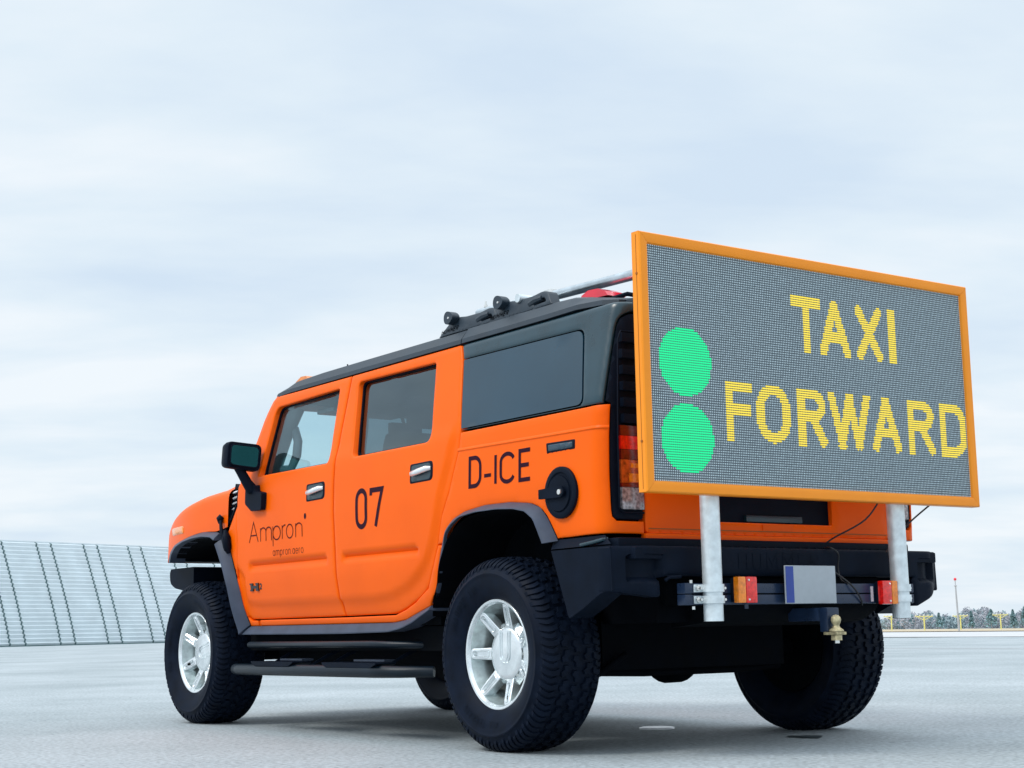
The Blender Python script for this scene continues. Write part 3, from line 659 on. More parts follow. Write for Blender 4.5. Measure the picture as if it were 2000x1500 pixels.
# feature lines on the quarter panels
qt = [o for o in bpy.data.objects if o.name == 'rear_quarter_panel'][0]
def band(name, Po, Pi, offo, offi_, mat, parent, sgn=1, n=40, mid=.5, bulge=.006, lip=.10, lipdir=0.0, label=None, ends=True, taper_z=None):
    A = by_len(Po, n); B = by_len(Pi, n); V = []; k = 7
    for i in range(n):
        a, b = A[i], B[i]; row = []; offi = offi_ * (1 if taper_z is None or b[0] < 0 else float(smooth01((b[1] - taper_z[0]) / (taper_z[1] - taper_z[0]))))
        for t, bl in ((0, 0), (.12, .6), (.5, 1), (.88, .7), (1, 0)):
            x_ = a[0] + (b[0] - a[0]) * t; z_ = a[1] + (b[1] - a[1]) * t; o_ = offo + (offi - offo) * t + bulge * bl
            row.append(side(np.array([(x_, z_)]), np.array([o_]), sgn, False)[0])
        r = np.array(row[-1]); r2 = r.copy(); r2[1] -= sgn * .012; r3 = r.copy(); r3[1] -= sgn * lip
        row += [r2, r3]; V += row
    F = [(i * k + j, i * k + j + 1, (i + 1) * k + j + 1, (i + 1) * k + j) for i in range(n - 1) for j in range(k - 1)]
    if ends: F += [tuple(range(k)), tuple((n - 1) * k + j for j in range(k - 1, -1, -1))]
    o = obj(name, V, F, mat, parent, angle=28, label=label)
    fixn(o.data); nf = sum(p.normal.y * sgn * p.area for p in o.data.polygons if p.index < (n - 1) * (k - 1) and p.index % (k - 1) < 4)
    if nf < 0: o.data.flip_normals()
    return o
RF_OUT = [(.505, .80), (.493, .832)] + QARCH
RF_IN = [(.515, .645), (.414, .843), (.366, .952), (.321, 1.005), (.252, 1.037), (.133, 1.05), (-.032, 1.051), (-.172, 1.043), (-.261, 1.028), (-.317, .998), (-.354, .958), (-.403, .894)]
# pair the two outlines by hand so that the strip keeps its slant
RFo = [(.585, .660), (.525, .735), (.505, .80), (.493, .832), (.475, .88), (.454, .935), (.418, .997), (.354, 1.038), (.259, 1.064), (.101, 1.08), (-.086, 1.079), (-.236, 1.064), (-.304, 1.042), (-.353, .997), (-.413, .905), (-.418, .893)]
RFi = [(.577, .660), (.518, .735), (.497, .80), (.484, .832), (.458, .88), (.420, .930), (.380, .970), (.318, 1.005), (.245, 1.036), (.120, 1.049), (-.045, 1.050), (-.172, 1.042), (-.255, 1.026), (-.312, .990), (-.365, .893), (-.369, .884)]
FFo = [(3.76, .992), (3.735, 1.03), (3.685, 1.060), (3.567, 1.089), (3.404, 1.108), (3.227, 1.128), (3.064, 1.139), (2.868, 1.126), (2.84, 1.118)]
FFi = [(3.525, .975), (3.51, 1.0), (3.487, 1.027), (3.395, 1.066), (3.26, 1.091), (3.14, 1.103), (3.00, 1.107), (2.875, 1.096), (2.825, 1.075)]
FLo = [(2.765, 1.090), (2.703, 1.011), (2.650, .905), (2.598, .801), (2.565, .69), (2.532, .584)]
FLi = [(2.800, 1.050), (2.760, .995), (2.700, .90), (2.652, .802), (2.620, .67), (2.598, .531)]
RKo = [(2.525, .575), (2.0, .575), (1.464, .575), (.966, .575), (.85, .587), (.766, .609), (.593, .651)]
RKi = [(2.59, .530), (2.0, .527), (1.45, .526), (.99, .531), (.86, .547), (.754, .572), (.572, .630)]
for sg in (1, -1):
    band('rear_wheel_flare', RFo, RFi, .002, .05, FLARE, car, sg, 58, taper_z=(.86, 1.02), lip=.016)
    band('front_wheel_flare', FFo, FFi, .002, .05, FLARE, car, sg, 40)
    band('fender_extension', FLo, FLi, .003, .055, FLARE, car, sg, 24)
    band('sill_trim', RKo, RKi, .003, .038, FLARE, car, sg, 44, lip=.2)
    # liners inside the arches
    for nm, arcl, e_ in (('rear_wheel_liner', [(.60, .60), (.55, .70)] + RFi[:-1] + [(-.40, .84), (-.50, .72)], .03), ('front_wheel_liner', FFi[1:] + [(2.80, 1.05), (2.70, .90), (2.652, .802), (2.62, .67), (2.60, .53)], .03)):
        P = by_len(arcl, 30); V = []
        for (x_, z_) in P:
            ya = float(Yb(z_)) + e_ + float(taper(x_)) - .02; yb = .42
            V += [(x_, ya if sg > 0 else 2 * YM - ya, z_), (x_, yb if sg > 0 else 2 * YM - yb, z_)]
        F = [(2 * i, 2 * i + 1, 2 * i + 3, 2 * i + 2) for i in range(29)] + [tuple(2 * i + 1 for i in range(30))]
        obj(nm, V, F, BLACK, car)

# ---- hood with raised centre
def hood():
    xs = np.array([2.735, 2.76, 2.82, 2.9, 3.0, 3.1, 3.2, 3.3, 3.4, 3.48, 3.55, 3.62, 3.68, 3.73, 3.77, 3.80, 3.815]); V = []; cols = None
    lowx = [p[0] for p in hood_side_low]; lowz = [p[1] for p in hood_side_low]
    for x_ in xs:
        zl = float(np.interp(x_, lowx, lowz)); zt = float(hood_top(x_)); row = []
        if x_ > 3.80: zt -= .012
        lean_ = float(smooth01((x_ - 3.55) / .25))
        yt = float(taper(x_)); r = .055
        for t in np.linspace(0, 1, 6): z_ = zl + (zt - r - zl) * t; row.append((x_, float(Yb(z_)) + yt, z_))
        yk = float(Yb(zt - r)) + yt
        for a in (25, 50, 75, 90): row.append((x_, yk - r + r * math.cos(math.radians(a)), zt - r + r * math.sin(math.radians(a))))
        w_ = float(np.interp(x_, [2.735, 3.3, 3.6, 3.74], [.085, .082, .052, .0])); yb_ = .74 + yt * .6
        for f_, zz_ in ((.035, .002), (0, .15), (-.018, .7), (-.035, .95), (-.06, 1.0)): row.append((x_, yb_ + f_, zt + .004 + w_ * zz_))
        for y_ in (.5, .3, .1): row.append((x_, y_, zt + .008 + w_ + .012 * (1 - (y_ / .68) ** 2)))
        row = [(a + lean_ * .035 * max(0, 1.24 - c_) / .25, b, c_) for a, b, c_ in row]
        full = row + [(a, 2 * YM - b, c_) for a, b, c_ in row[::-1]]
        cols = len(full); V += full
    n = len(xs); F = [(i * cols + j, i * cols + j + 1, (i + 1) * cols + j + 1, (i + 1) * cols + j) for i in range(n - 1) for j in range(cols - 1)]
    b = (n - 1) * cols; F.append(tuple(b + j for j in range(cols)))
    o = obj('bonnet', V, F, ORANGE, car, angle=38); fixn(o.data); return o
bon = hood()
# front face, headlamp band, radiator core (only a sliver shows, but it is there from the side)
m = MB(); m.box(3.70, 3.80, -.50, .54, 1.0, 1.22, .015); m.obj('grille', PLASTIC, car)
m = MB(); m.box(3.66, 3.815, -.80, .84, .992, 1.03, .01); m.obj('front_panel', PLASTIC, car)
for sg in (1, -1):
    c_ = (0, .68, 0); m = MB(); m.lathe([(0, .001), (.02, .06), (.0, .085), (-.03, .09)], 24, 'X', (3.80, YM + sg * .64, 1.13)); m.obj('headlight', CLEARL, car)
m = MB(); m.prism(rounded([(3.50, .79), (3.78, .826), (3.86, .86), (3.868, .925), (3.85, .950), (3.50, .952)], [.01, .03, .03, .02, .01, .01]), lambda a, b: (a, .835, b), lambda a, b: (a, -.795, b)); m.obj('front_bumper', PLASTIC, car, angle=30)
m = MB(); m.box(3.15, 3.66, -.50, .54, .66, 1.18); m.box(3.1, 3.50, .3, .60, .70, .952); m.box(3.1, 3.5, -.56, -.26, .70, .952); m.obj('radiator_core', BLACK, car, smooth=False)
# side marker on the fender, hood latch, vents
for sg in (1, -1):
    P = rounded([(3.665, 1.197), (3.39, 1.196), (3.38, 1.150), (3.645, 1.150)], .012)
    V, F = drape_mesh(P, [], lambda p, o: side(p, o, sg, False, .006), .04, .008, .005, .012); o = obj('side_marker', V, F, AMBERP, car); fixn(o.data)
    vent = rounded([(2.728, 1.372), (2.722, 1.168), (2.622, 1.284), (2.624, 1.374)], [.004, .008, .01, .01])
    V, F = drape_mesh(vent, [], lambda p, o: side(p, o, sg, False, -.03), .05, 0, 0, 0); o = obj('cowl_vent', V, F, BLACK, car); fixn(o.data); WLOC[o.name] = Vector()
    fr = o
    for k in range(6):
        zc_ = 1.352 - k * .032; x1 = 2.695; x0 = max(2.640, 2.640 + (1.284 - zc_) * .80 if zc_ < 1.284 else 2.640)
        if x1 - x0 < .012: continue
        m = MB(); a = [S1(x0, zc_ + .004, -.012, sg), S1(x1, zc_ - .001, -.012, sg), S1(x1, zc_ - .010, -.004, sg), S1(x0, zc_ - .005, -.004, sg)]
        b = [p + Vector((0, -sg * .008, -.003)) for p in a]; m.add(a + b, [(0, 1, 2, 3), (7, 6, 5, 4), (0, 4, 5, 1), (1, 5, 6, 2), (2, 6, 7, 3), (3, 7, 4, 0)]); m.obj('louvre', CHROME if sg > 0 else PLASTIC, fr, loc=(0, 0, 0))
    m = MB(); m.tube([S1(2.616, 1.372, -.002, sg), S1(2.616, 1.284, -.002, sg), S1(2.70, 1.185, -.002, sg)], .005, 6); m.obj('vent_trim', PLASTIC, fr, loc=(0, 0, 0))
    m = MB(); m.prism([(2.728, 1.17), (2.742, 1.17), (2.765, 1.405), (2.735, 1.385)], lambda a, b: (a, YM + sg * (.945 - (.06 if b > 1.3 else 0)), b), lambda a, b: (a, YM + sg * .80, b)); m.obj('bonnet_seal', PLASTIC, car)
    m = MB(); m.tube([S1(2.800, 1.215, .008, sg), S1(2.806, 1.20, .020, sg), S1(2.812, 1.175, .012, sg)], [.018, .020, .012], 10); m.tube([S1(2.796, 1.19, .018, sg), S1(2.745, 1.115, .034, sg), S1(2.70, 1.01, .034, sg)], [.009, .012, .007], 8); m.tube([S1(2.742, 1.125, .012, sg), S1(2.712, 1.085, .020, sg), S1(2.703, 1.03, .018, sg), S1(2.71, .995, .008, sg)], [.014, .026, .026, .012], 10); m.obj('bonnet_latch', PLASTIC, car)

# ---- windscreen, roof, cabin
V = []
for k in range(9):
    t = k / 8 * 2 - 1; b = .07 * (1 - t * t)
    V += [(2.655 + b, YM + t * .845, 1.385), (2.52 + b * .95, YM + t * .835, 1.63), (2.375 + b * .9, YM + t * .80, 1.868)]
F = [(3 * k + j, 3 * k + j + 1, 3 * k + 4 + j, 3 * k + 3 + j) for k in range(8) for j in range(2)]
obj('windscreen', V, F, GLASSC, car, angle=60)
m = MB(); m.box(2.58, 2.76, -.80, .84, 1.33, 1.385, .012); m.obj('cowl', PLASTIC, car)
def roof_sec(y0, z0, top, cap):
    return [(y0, z0), (y0 - .004, z0 + .022), (cap + .012, top - .010), (cap - .012, top), (.5, top + .012), (.2, top + .018)]
def roof_part(name, stations, mat, label=None):
    V = []; n = None
    for (x_, y0, z0, top, cap) in stations:
        h_ = roof_sec(y0, z0, top, cap); full = [(x_, YM + a - YM, b) for a, b in h_] + [(x_, 2 * YM - a, b) for a, b in h_[::-1]]
        n = len(full); V += full
    k = len(stations); F = [(i * n + j, i * n + (j + 1) % n, (i + 1) * n + (j + 1) % n, (i + 1) * n + j) for i in range(k - 1) for j in range(n)] + [tuple(range(n)), tuple((k - 1) * n + j for j in range(n))]
    o = obj(name, V, F, mat, car, angle=24, label=label); fixn(o.data); return o
roof_part('roof_panel', [(2.38, .838, 1.862, 1.874, .80), (2.36, .842, 1.868, 1.892, .802), (2.27, .848, 1.872, 1.925, .805), (2.17, .852, 1.873, 1.944, .806), (1.9, .853, 1.873, 1.950, .806), (1.4, .854, 1.873, 1.951, .806), (.9, .855, 1.873, 1.951, .805), (.446, .856, 1.873, 1.951, .805)], ROOFBLK, 'front section of the black roof')
roof_part('roof_panel', [(.436, .858, 1.873, 1.957, .805), (.1, .858, 1.873, 1.957, .805), (-.25, .858, 1.874, 1.957, .803), (-.36, .857, 1.876, 1.954, .80), (-.44, .855, 1.878, 1.942, .79), (-.60, .84, 1.872, 1.912, .77), (-.66, .80, 1.868, 1.905, .72)], ROOFBLK, 'rear section of the black roof with lamp ledge')
m = MB(); m.box(-.735, -.62, -.72, .76, 1.835, 1.895, .012); m.obj('roof_spoiler', ROOFBLK, car)
m = MB(); m.box(.2, 2.33, -.74, .78, 1.845, 1.868); m.obj('headliner', INNER, car)
m = MB(); m.box(2.14, 2.37, -.76, .80, 1.80, 1.850, .015); m.obj('windscreen_header', INNERL, car)
for y0, y1 in ((.12, .62), (-.58, -.10)):
    m = MB(); m.box(2.10, 2.30, y0, y1, 1.775, 1.80, .010); m.obj('sun_visor', INNERL, car)
m = MB(); m.box(2.30, 2.34, -.10, .12, 1.70, 1.765, .012); m.tube([(2.33, .01, 1.76), (2.36, .01, 1.81)], .010, 6); m.obj('rear_view_mirror', INNER, car)
# cores that close the body below the glass
def core(name, *b, mat=BLACK):
    m = MB()
    for bb in b: m.box(*bb)
    return m.obj(name, mat, car, smooth=False)
core('body_shell', (.62, 2.56, -.83, .87, .56, 1.345), (-.69, .62, -.80, .84, 1.10, 1.385), (-.69, .62, -.60, .62, .62, 1.10), (-.69, -.46, -.84, .88, .88, 1.2), (2.56, 3.20, -.46, .50, .60, 1.22), (-.69, .30, -.78, .82, 1.385, 1.43))
core('sill', (.62, 2.66, -.81, .85, .44, .555), (.75, 2.6, -.66, .70, .345, .44))
core('dashboard', (2.28, 2.58, -.80, .84, 1.33, 1.405), (2.25, 2.40, .22, .62, 1.40, 1.455), (2.27, 2.42, -.12, .16, 1.3, 1.43), mat=INNER)
m = MB(); m.box(2.24, 2.29, .10, .34, 1.38, 1.50, .01); m.obj('instrument_screen', BLKGLOSS, car)
m = MB(); R0 = Vector((2.14, .44, 1.36)); ring = []
for k in range(25):
    a = 2 * PI * k / 24; ring.append(R0 + Vector((math.sin(a) * .07, math.cos(a) * .19, math.sin(a) * .175)))
m.tube(ring, .015, 8, False); m.tube([R0 + Vector((0, -.18, 0)), R0 + Vector((0.01, 0, -.02)), R0 + Vector((0, .18, 0))], .016, 6); m.tube([R0, (2.3, .44, 1.28)], .03, 8); m.obj('steering_wheel', PLASTIC, car)
for (x_, y_) in ((1.62, .44), (1.62, -.40), (.72, .44), (.72, -.40), (.70, .02)):
    s_ = empty('seat', (x_, y_, .95), parent=car)
    m = MB(); m.box(x_ - .24, x_ + .26, y_ - .23, y_ + .23, .95, 1.12, .05); m.obj('seat_cushion', INNER, s_)
    m = MB(); m.box(x_ - .10, x_ + .02, y_ - .22, y_ + .22, 1.05, 1.58, .05)
    V_ = m.V; m.V = [(a - (c_ - 1.05) * .28, b, c_) for a, b, c_ in V_]; m.obj('seat_back', INNER, s_)
    m = MB(); m.box(x_ - .27, x_ - .19, y_ - .12, y_ + .12, 1.60, 1.76, .03); m.tube([(x_ - .21, y_ - .06, 1.55), (x_ - .23, y_ - .06, 1.63)], .008, 6); m.tube([(x_ - .21, y_ + .06, 1.55), (x_ - .23, y_ + .06, 1.63)], .008, 6); m.obj('headrest', INNER, s_)
m = MB(); m.box(.15, .24, -.72, .76, 1.40, 1.82, .02); m.obj('cargo_screen', INNER, car)

# ---- rear end
def rearmap(x0): return lambda P, o: np.stack([np.full(len(P), x0) - o, P[:, 0], P[:, 1]], 1)
def rpanel(name, poly, holes, mat, parent, x0=-.735, grid=.06, bev=.006, depth=.004, thick=.03, loc=None, **k):
    V, F = drape_mesh(poly, holes, rearmap(x0), grid, bev, depth, thick); o = obj(name, V, F, mat, parent, loc=loc, **k); fixn(o.data)
    if sum(p.normal.x * p.area for p in o.data.polygons) > 0: o.data.flip_normals()
    return o
gate = rpanel('tailgate', rounded([(.752, .912), (.752, 1.43), (-.712, 1.43), (-.712, .912)], .02), [rounded([(.344, .966), (.344, 1.10), (-.345, 1.10), (-.345, .966)], .008)], ORANGE, car, thick=.05); WLOC[gate.name] = Vector()
rpanel('gate_lip', rounded([(.760, .882), (.760, .910), (-.702, .910), (-.702, .882)], .006), [], ORANGE, gate, x0=-.744, loc=(0, 0, 0), bev=.004, depth=.003)
m = MB(); m.box(-.737, -.7365, -.70, .74, .9285, .9325); m.obj('gate_seam', SEAM, gate, loc=(0, 0, 0), smooth=False)
m = MB(); m.box(-.739, -.736, -.09, .095, .935, .963, .001); m.obj('gate_release', ORANGE, gate, loc=(0, 0, 0))
rpanel('plate_recess', [(.36, .955), (.36, 1.11), (-.36, 1.11), (-.36, .955)], [], PLASTIC, gate, x0=-.71, bev=0, thick=0, loc=(0, 0, 0))
m = MB(); m.box(-.728, -.70, -.16, .18, .972, 1.0, .004); m.obj('gate_handle', BLKGLOSS, gate, loc=(0, 0, 0))
rpanel('rear_window', rounded([(.70, 1.45), (.68, 1.82), (-.64, 1.82), (-.66, 1.45)], .03), [], GLASSD, gate, x0=-.725, loc=(0, 0, 0))
rpanel('rear_panel', [(.78, 1.432), (.74, 1.86), (-.70, 1.86), (-.74, 1.432)], [rounded([(.71, 1.44), (.69, 1.83), (-.65, 1.83), (-.67, 1.44)], .03)], BLKGLOSS, car, x0=-.73)
def s_end(z_, y_): return XC - LA - (float(Yb(z_)) - RC - y_)
for sg in (1, -1):
    hp = [(-.748, .965), (-.748, 1.436), (-.717, 1.445), (-.717, 1.76), (-.727, 1.795), (-.77, 1.815), (s_end(1.82, .755), 1.82)] + [(s_end(z_, .757), z_) for z_ in (1.7, 1.5, 1.3, 1.1, .965)]
    hp = rounded(hp, [.03] + [.004] * 6 + [0] * 4 + [.02])
    V, F = drape_mesh(hp, [], lambda P, o: side(P, o, sg, False, -.008), .04, .004, .003, .02); o = obj('taillight', V, F, BLKGLOSS if 0 else PLASTIC, car); fixn(o.data); WLOC[o.name] = Vector(); tl = o
    ym = (lambda y_: y_) if sg > 0 else (lambda y_: 2 * YM - y_)
    def tb(name, z0, z1, mat, y0=.768, y1=.883, x0=-.748, x1=-.728, bev=.004):
        m = MB(); m.box(x0, x1, ym(y0), ym(y1), z0, z1, bev); m.obj(name, mat, tl, loc=(0, 0, 0))
    tb('lens', 1.303, 1.345, DKRED); tb('lens', 1.247, 1.3025, REDLENS, x0=-.7485); tb('lens', 1.206, 1.2465, DKRED); tb('lens', 1.110, 1.2055, DKAMBER, x0=-.7485); tb('lens', 1.093, 1.1095, DKRED); tb('reversing_lens', 1.004, 1.0925, CLEARL, x0=-.7485)
    tb('lens', 1.115, 1.150, AMBER, .795, .845, -.7495, -.74, .003); tb('lens', 1.172, 1.192, AMBER, .795, .835, -.7495, -.74, .003)
    for k in range(6): tb('slat', 1.690 - k * .067, 1.728 - k * .067, PLASTIC, .772, .866 + .0, -.752, -.728, .004)
    m = MB(); yy = [(.766, .992), (.875, .992), (.893, 1.01), (.892, 1.3), (.878, 1.70), (.862, 1.735), (.766, 1.738)]; m.tube([(-.741, ym(a), b) for a, b in yy], .004, 6); m.obj('lens_border', PLASTIC, tl, loc=(0, 0, 0))
    # marker lens on the quarter, fuel cap
    P = rounded([(-.352, 1.308), (-.553, 1.305), (-.553, 1.263), (-.358, 1.260)], .008)
    V, F = drape_mesh(P, [], lambda p, o: side(p, o, sg, False, .003), .03, .006, .004, .01); o = obj('side_marker_frame', V, F, PLASTIC, car); fixn(o.data); WLOC[o.name] = Vector()
    P = rounded([(-.370, 1.298), (-.538, 1.296), (-.538, 1.272), (-.374, 1.270)], .006)
    V, F = drape_mesh(P, [], lambda p, o_: side(p, o_, sg, False, .006), .03, .004, .003, .004); o2 = obj('side_marker_lens', V, F, GLASSD, o, loc=(0, 0, 0)); fixn(o2.data)
# belt ridge on left quarter
for sg in (1, -1):
    V = []; xs = np.r_[np.linspace(.322, XC, 18), np.linspace(XC - .01, -.740, 8)]
    for s_ in xs:
        for z_, o_ in ((1.356, .0005), (1.351, .0035), (1.345, .0045), (1.340, .0005)): V.append(side(np.array([(s_, z_ - .010 * (.32 - s_) / 1.0)]), np.array([o_]), sg, False)[0])
    n = len(xs); F = [(i * 4 + j, i * 4 + j + 1, (i + 1) * 4 + j + 1, (i + 1) * 4 + j) for i in range(n - 1) for j in range(3)]
    o = obj('belt_ridge', V, F, ORANGE, car); fixn(o.data)
    if sum(p.normal.y * sg for p in o.data.polygons) < 0: o.data.flip_normals()
# fuel cap (left only)
cF = S1(-.462, 1.090, 0); nF = Vector((0, 1, .04)).normalized()
fc = empty('fuel_cap', tuple(cF), parent=car)
m = MB(); m.lathe([(.0, .108), (.012, .108), (.016, .103), (.016, .085), (.011, .080), (.011, .0)], 44, 'Y', tuple(cF)); m.obj('cap_ring', PLASTIC, fc)
m = MB(); m.lathe([(.012, .076), (.017, .074), (.018, .0)], 40, 'Y', tuple(cF + Vector((.008, 0, -.003)))); m.obj('cap_disc', PLASTIC, fc)
m = MB(); P = rounded([(.125, -.020), (.125, .020), (-.030, .026), (-.052, .0), (-.030, -.022)], [.004, .004, .015, .02, .015]); m.prism(P, lambda a, b: tuple(cF + Vector((a, .018, b + a * .0))), lambda a, b: tuple(cF + Vector((a, .032, b)))); m.obj('cap_latch', PLASTIC, fc, angle=30)
m = MB(); m.lathe([(0, .012), (.006, .011), (.006, .0)], 18, 'Y', tuple(cF + Vector((-.022, .032, .0)))); m.obj('lock', BOLT, fc)

# rear bumper
def bump_x(y_): y_ = np.abs(np.asarray(y_) - YM); return -.87 + .075 * smooth01((y_ - .83) / .155)
bp = rounded([(.995, .852), (.995, .674), (.80, .648), (.80, .725), (.76, .735), (-.72, .735), (-.70, .725), (-.72, .600), (-.955, .690), (-.955, .852)], [.01, .01, .02, .01, .02, .02, .01, .02, .01, .01])
def pocket(P):
    g = 0
    for a, b in ((.79, .93), (-.89, -.75)):
        ex = smooth01((P[:, 0] - a + .012) / .018) * smooth01((b + .012 - P[:, 0]) / .018) * smooth01((P[:, 1] - .706) / .028) * smooth01((.818 - P[:, 1]) / .010); g = g + ex
    return -.038 * g
def bmap(P, o): return np.stack([bump_x(P[:, 0]) - o - pocket(P), P[:, 0], P[:, 1]], 1)
ex = [(y_, z_) for y_ in list(np.arange(.76, .97, .012)) + list(np.arange(-.93, -.72, .012)) for z_ in np.arange(.69, .84, .010)]
V, F = drape_mesh(bp, [], bmap, .03, .012, .008, .07, ex); bo = obj('rear_bumper', V, F, PLASTIC, car, angle=40); fixn(bo.data); WLOC[bo.name] = Vector()
for sg in (1, -1):
    f = (lambda y_: y_) if sg > 0 else (lambda y_: 2 * YM - y_)
    m = MB(); m.prism(rounded([(-.408, .852), (-.795, .854), (-.800, .676), (-.757, .676), (-.715, .664), (-.62, .615), (-.52, .572)], [.003, .01, .01, .01, .03, .0, .01]), lambda a, b: (a, f(.992), b), lambda a, b: (a, f(.88), b)); o = m.obj('bumper_side', PLASTIC, bo, loc=(0, 0, 0), angle=30)
    if sg < 0: continue
    m = MB(); m.add([(-.38, f(.955), .898), (-.72, f(.955), .900), (-.78, f(.975), .862), (-.40, f(.985), .858), (-.38, f(.70), .905), (-.72, f(.70), .905)], [(0, 1, 2, 3), (0, 1, 5, 4)]); m.obj('step_face', PLASTIC, bo, loc=(0, 0, 0), smooth=False)
    m = MB(); m.tube([(-.60, f(.985), .866), (-.68, f(.982), .874), (-.72, f(.970), .882), (-.73, f(.95), .884)], .008, 8); m.obj('step_ridge', BLKGLOSS, bo, loc=(0, 0, 0))
m = MB(); m.box(-.862, -.60, -.88, .92, .80, .847, .008); m.box(-.79, -.60, -.78, .945, .84, .888, .012); m.obj('step_pad', PLASTIC, bo, loc=(0, 0, 0))
for k in range(26):
    m = MB(); y_ = -.62 + k * .05; m.box(-.850, -.76, y_, y_ + .012, .851, .857); m.obj('tread_rib', PLASTIC, bo, loc=(0, 0, 0), smooth=False)
m = MB(); m.prism(rounded([(-.84, .735), (-.84, .60), (-.74, .545), (-.55, .53), (-.55, .74)], [.01, .04, .03, .0, .0]), lambda a, b: (a, .47, b), lambda a, b: (a, -.50, b)); m.obj('lower_valance', BLACK, bo, loc=(0, 0, 0), angle=30)
m = MB(); m.tube([(-.872, .78, .715), (-.876, .76, .728), (-.876, .70, .730)], .007, 8); m.obj('valance_lip', PLASTIC, bo, loc=(0, 0, 0))
txt, wd = text_mesh('HUMMER', CAPS, .066, .036, lambda P, o: np.stack([-.8705 - o, .37 - P[:, 0], .762 + P[:, 1]], 1), .0045, .05, 1.15)
for ch, V, F, x_ in txt: obj('raised_letter', V, F, PLASTIC, bo, smooth=False, loc=(0, 0, 0))
# hitch
m = MB(); m.box(-1.00, -.80, -.03, .03, .545, .60, .004); m.box(-1.03, -.985, -.035, .035, .50, .60, .006); m.obj('hitch_receiver', BEAM, car)
hb = empty('tow_ball', (-1.055, 0.0, .50), parent=car)
m = MB(); m.lathe([(.090, 0.0), (.087, .013), (.077, .022), (.064, .0245), (.052, .021), (.043, .016), (.038, .015), (.028, .020), (.018, .034), (.010, .036), (.010, 0)], 24, 'Z', (-1.055, .015, .492)); m.obj('ball', BRASS, hb)
m = MB(); m.box(-1.085, -1.0, -.022, .047, .486, .500, .003); m.obj('ball_mount', BRASS, hb)
m = MB(); m.lathe([(0, .0), (0, .027), (.024, .027), (.024, 0)], 6, 'Z', (-1.055, .015, .460)); m.obj('nut', BRASS, hb)
m = MB(); m.lathe([(0, 0), (0, .013), (.014, .013), (.014, 0)], 12, 'Z', (-1.055, .015, .446)); m.obj('stud', BOLT, hb); hb.scale = (.86, .86, .86)
# number plate (wording blurred out in the photograph, so it stays blank)
m = MB(); m.box(-.975, -.968, -.085, .215, .618, .775, .003); np_ = m.obj('number_plate', PLATE, car); WLOC[np_.name] = Vector()
m = MB(); m.box(-.977, -.9755, .168, .212, .622, .771); m.obj('plate_band', PLATEB, np_, loc=(0, 0, 0), smooth=False)

# ---- underside
core('chassis', (-.62, 3.45, .33, .43, .60, .72), (-.62, 3.45, -.39, -.29, .60, .72), (-.66, -.30, -.60, .64, .55, .90), (.6, 2.5, -.7, .74, .46, .60), (-.5, .6, -.45, .49, .72, 1.0), (-.24, -.04, -.50, .60, .350, .56))
m = MB(); m.tube([(0, .80, .425), (0, .35, .405), (0, -.32, .405), (0, -.76, .425)], .052, 14); m.lathe([(-.12, .02), (-.10, .10), (-.04, .150), (.04, .155), (.10, .11), (.13, .03)], 26, 'X', (0.02, -.03, .425)); m.tube([(0, -.03, .43), (1.4, .0, .52)], .035, 10); m.obj('rear_axle', BLACK, car)
m = MB(); m.tube([(3.118, .80, .425), (3.118, -.76, .425)], .05, 12); m.lathe([(-.1, .02), (-.06, .12), (.06, .12), (.1, .02)], 20, 'X', (3.10, .15, .42)); m.obj('front_axle', BLACK, car)
for sg in (1, -1):
    f = (lambda y_: y_) if sg > 0 else (lambda y_: 2 * YM - y_)
    m = MB(); m.tube([(-.06, f(.56), .36), (-.10, f(.55), .88)], [.035, .045], 10); m.obj('shock_absorber', BLACK, car)
    m = MB(); m.tube([(0, f(.50), .40), (.75, f(.46), .50)], .03, 8); m.obj('trailing_arm', BLACK, car)
    m = MB(); m.tube([(3.10, f(.6), .40), (3.1, f(.55), .9)], .05, 10); m.obj('shock_absorber', BLACK, car)
    m = MB(); m.tube([(-.14, f(.60), .345), (-.16, f(.30), .335), (-.16, f(-.0), .335)], .02, 8); m.obj('anti_roll_bar', BLACK, car)
    m = MB(); m.box(-.10, .10, f(.44), f(.62), .335, .40, .01); m.obj('spring_seat', BLACK, car)
m = MB(); m.tube([(-.02, .70, .33), (-.10, .72, .30), (-.2, .69, .30), (-.26, .62, .345), (-.28, .5, .42)], .014, 8); m.obj('tail_hook', BLACK, car)
m = MB(); m.tube([(2.4, -.35, .48), (1.2, -.42, .46), (.35, -.50, .47), (-.2, -.56, .62), (-.46, -.60, .60)], .034, 12); m.lathe([(-.25, .03), (-.22, .09), (.22, .09), (.25, .03)], 16, 'X', (1.0, -.42, .46)); m.obj('exhaust', BLACK, car)

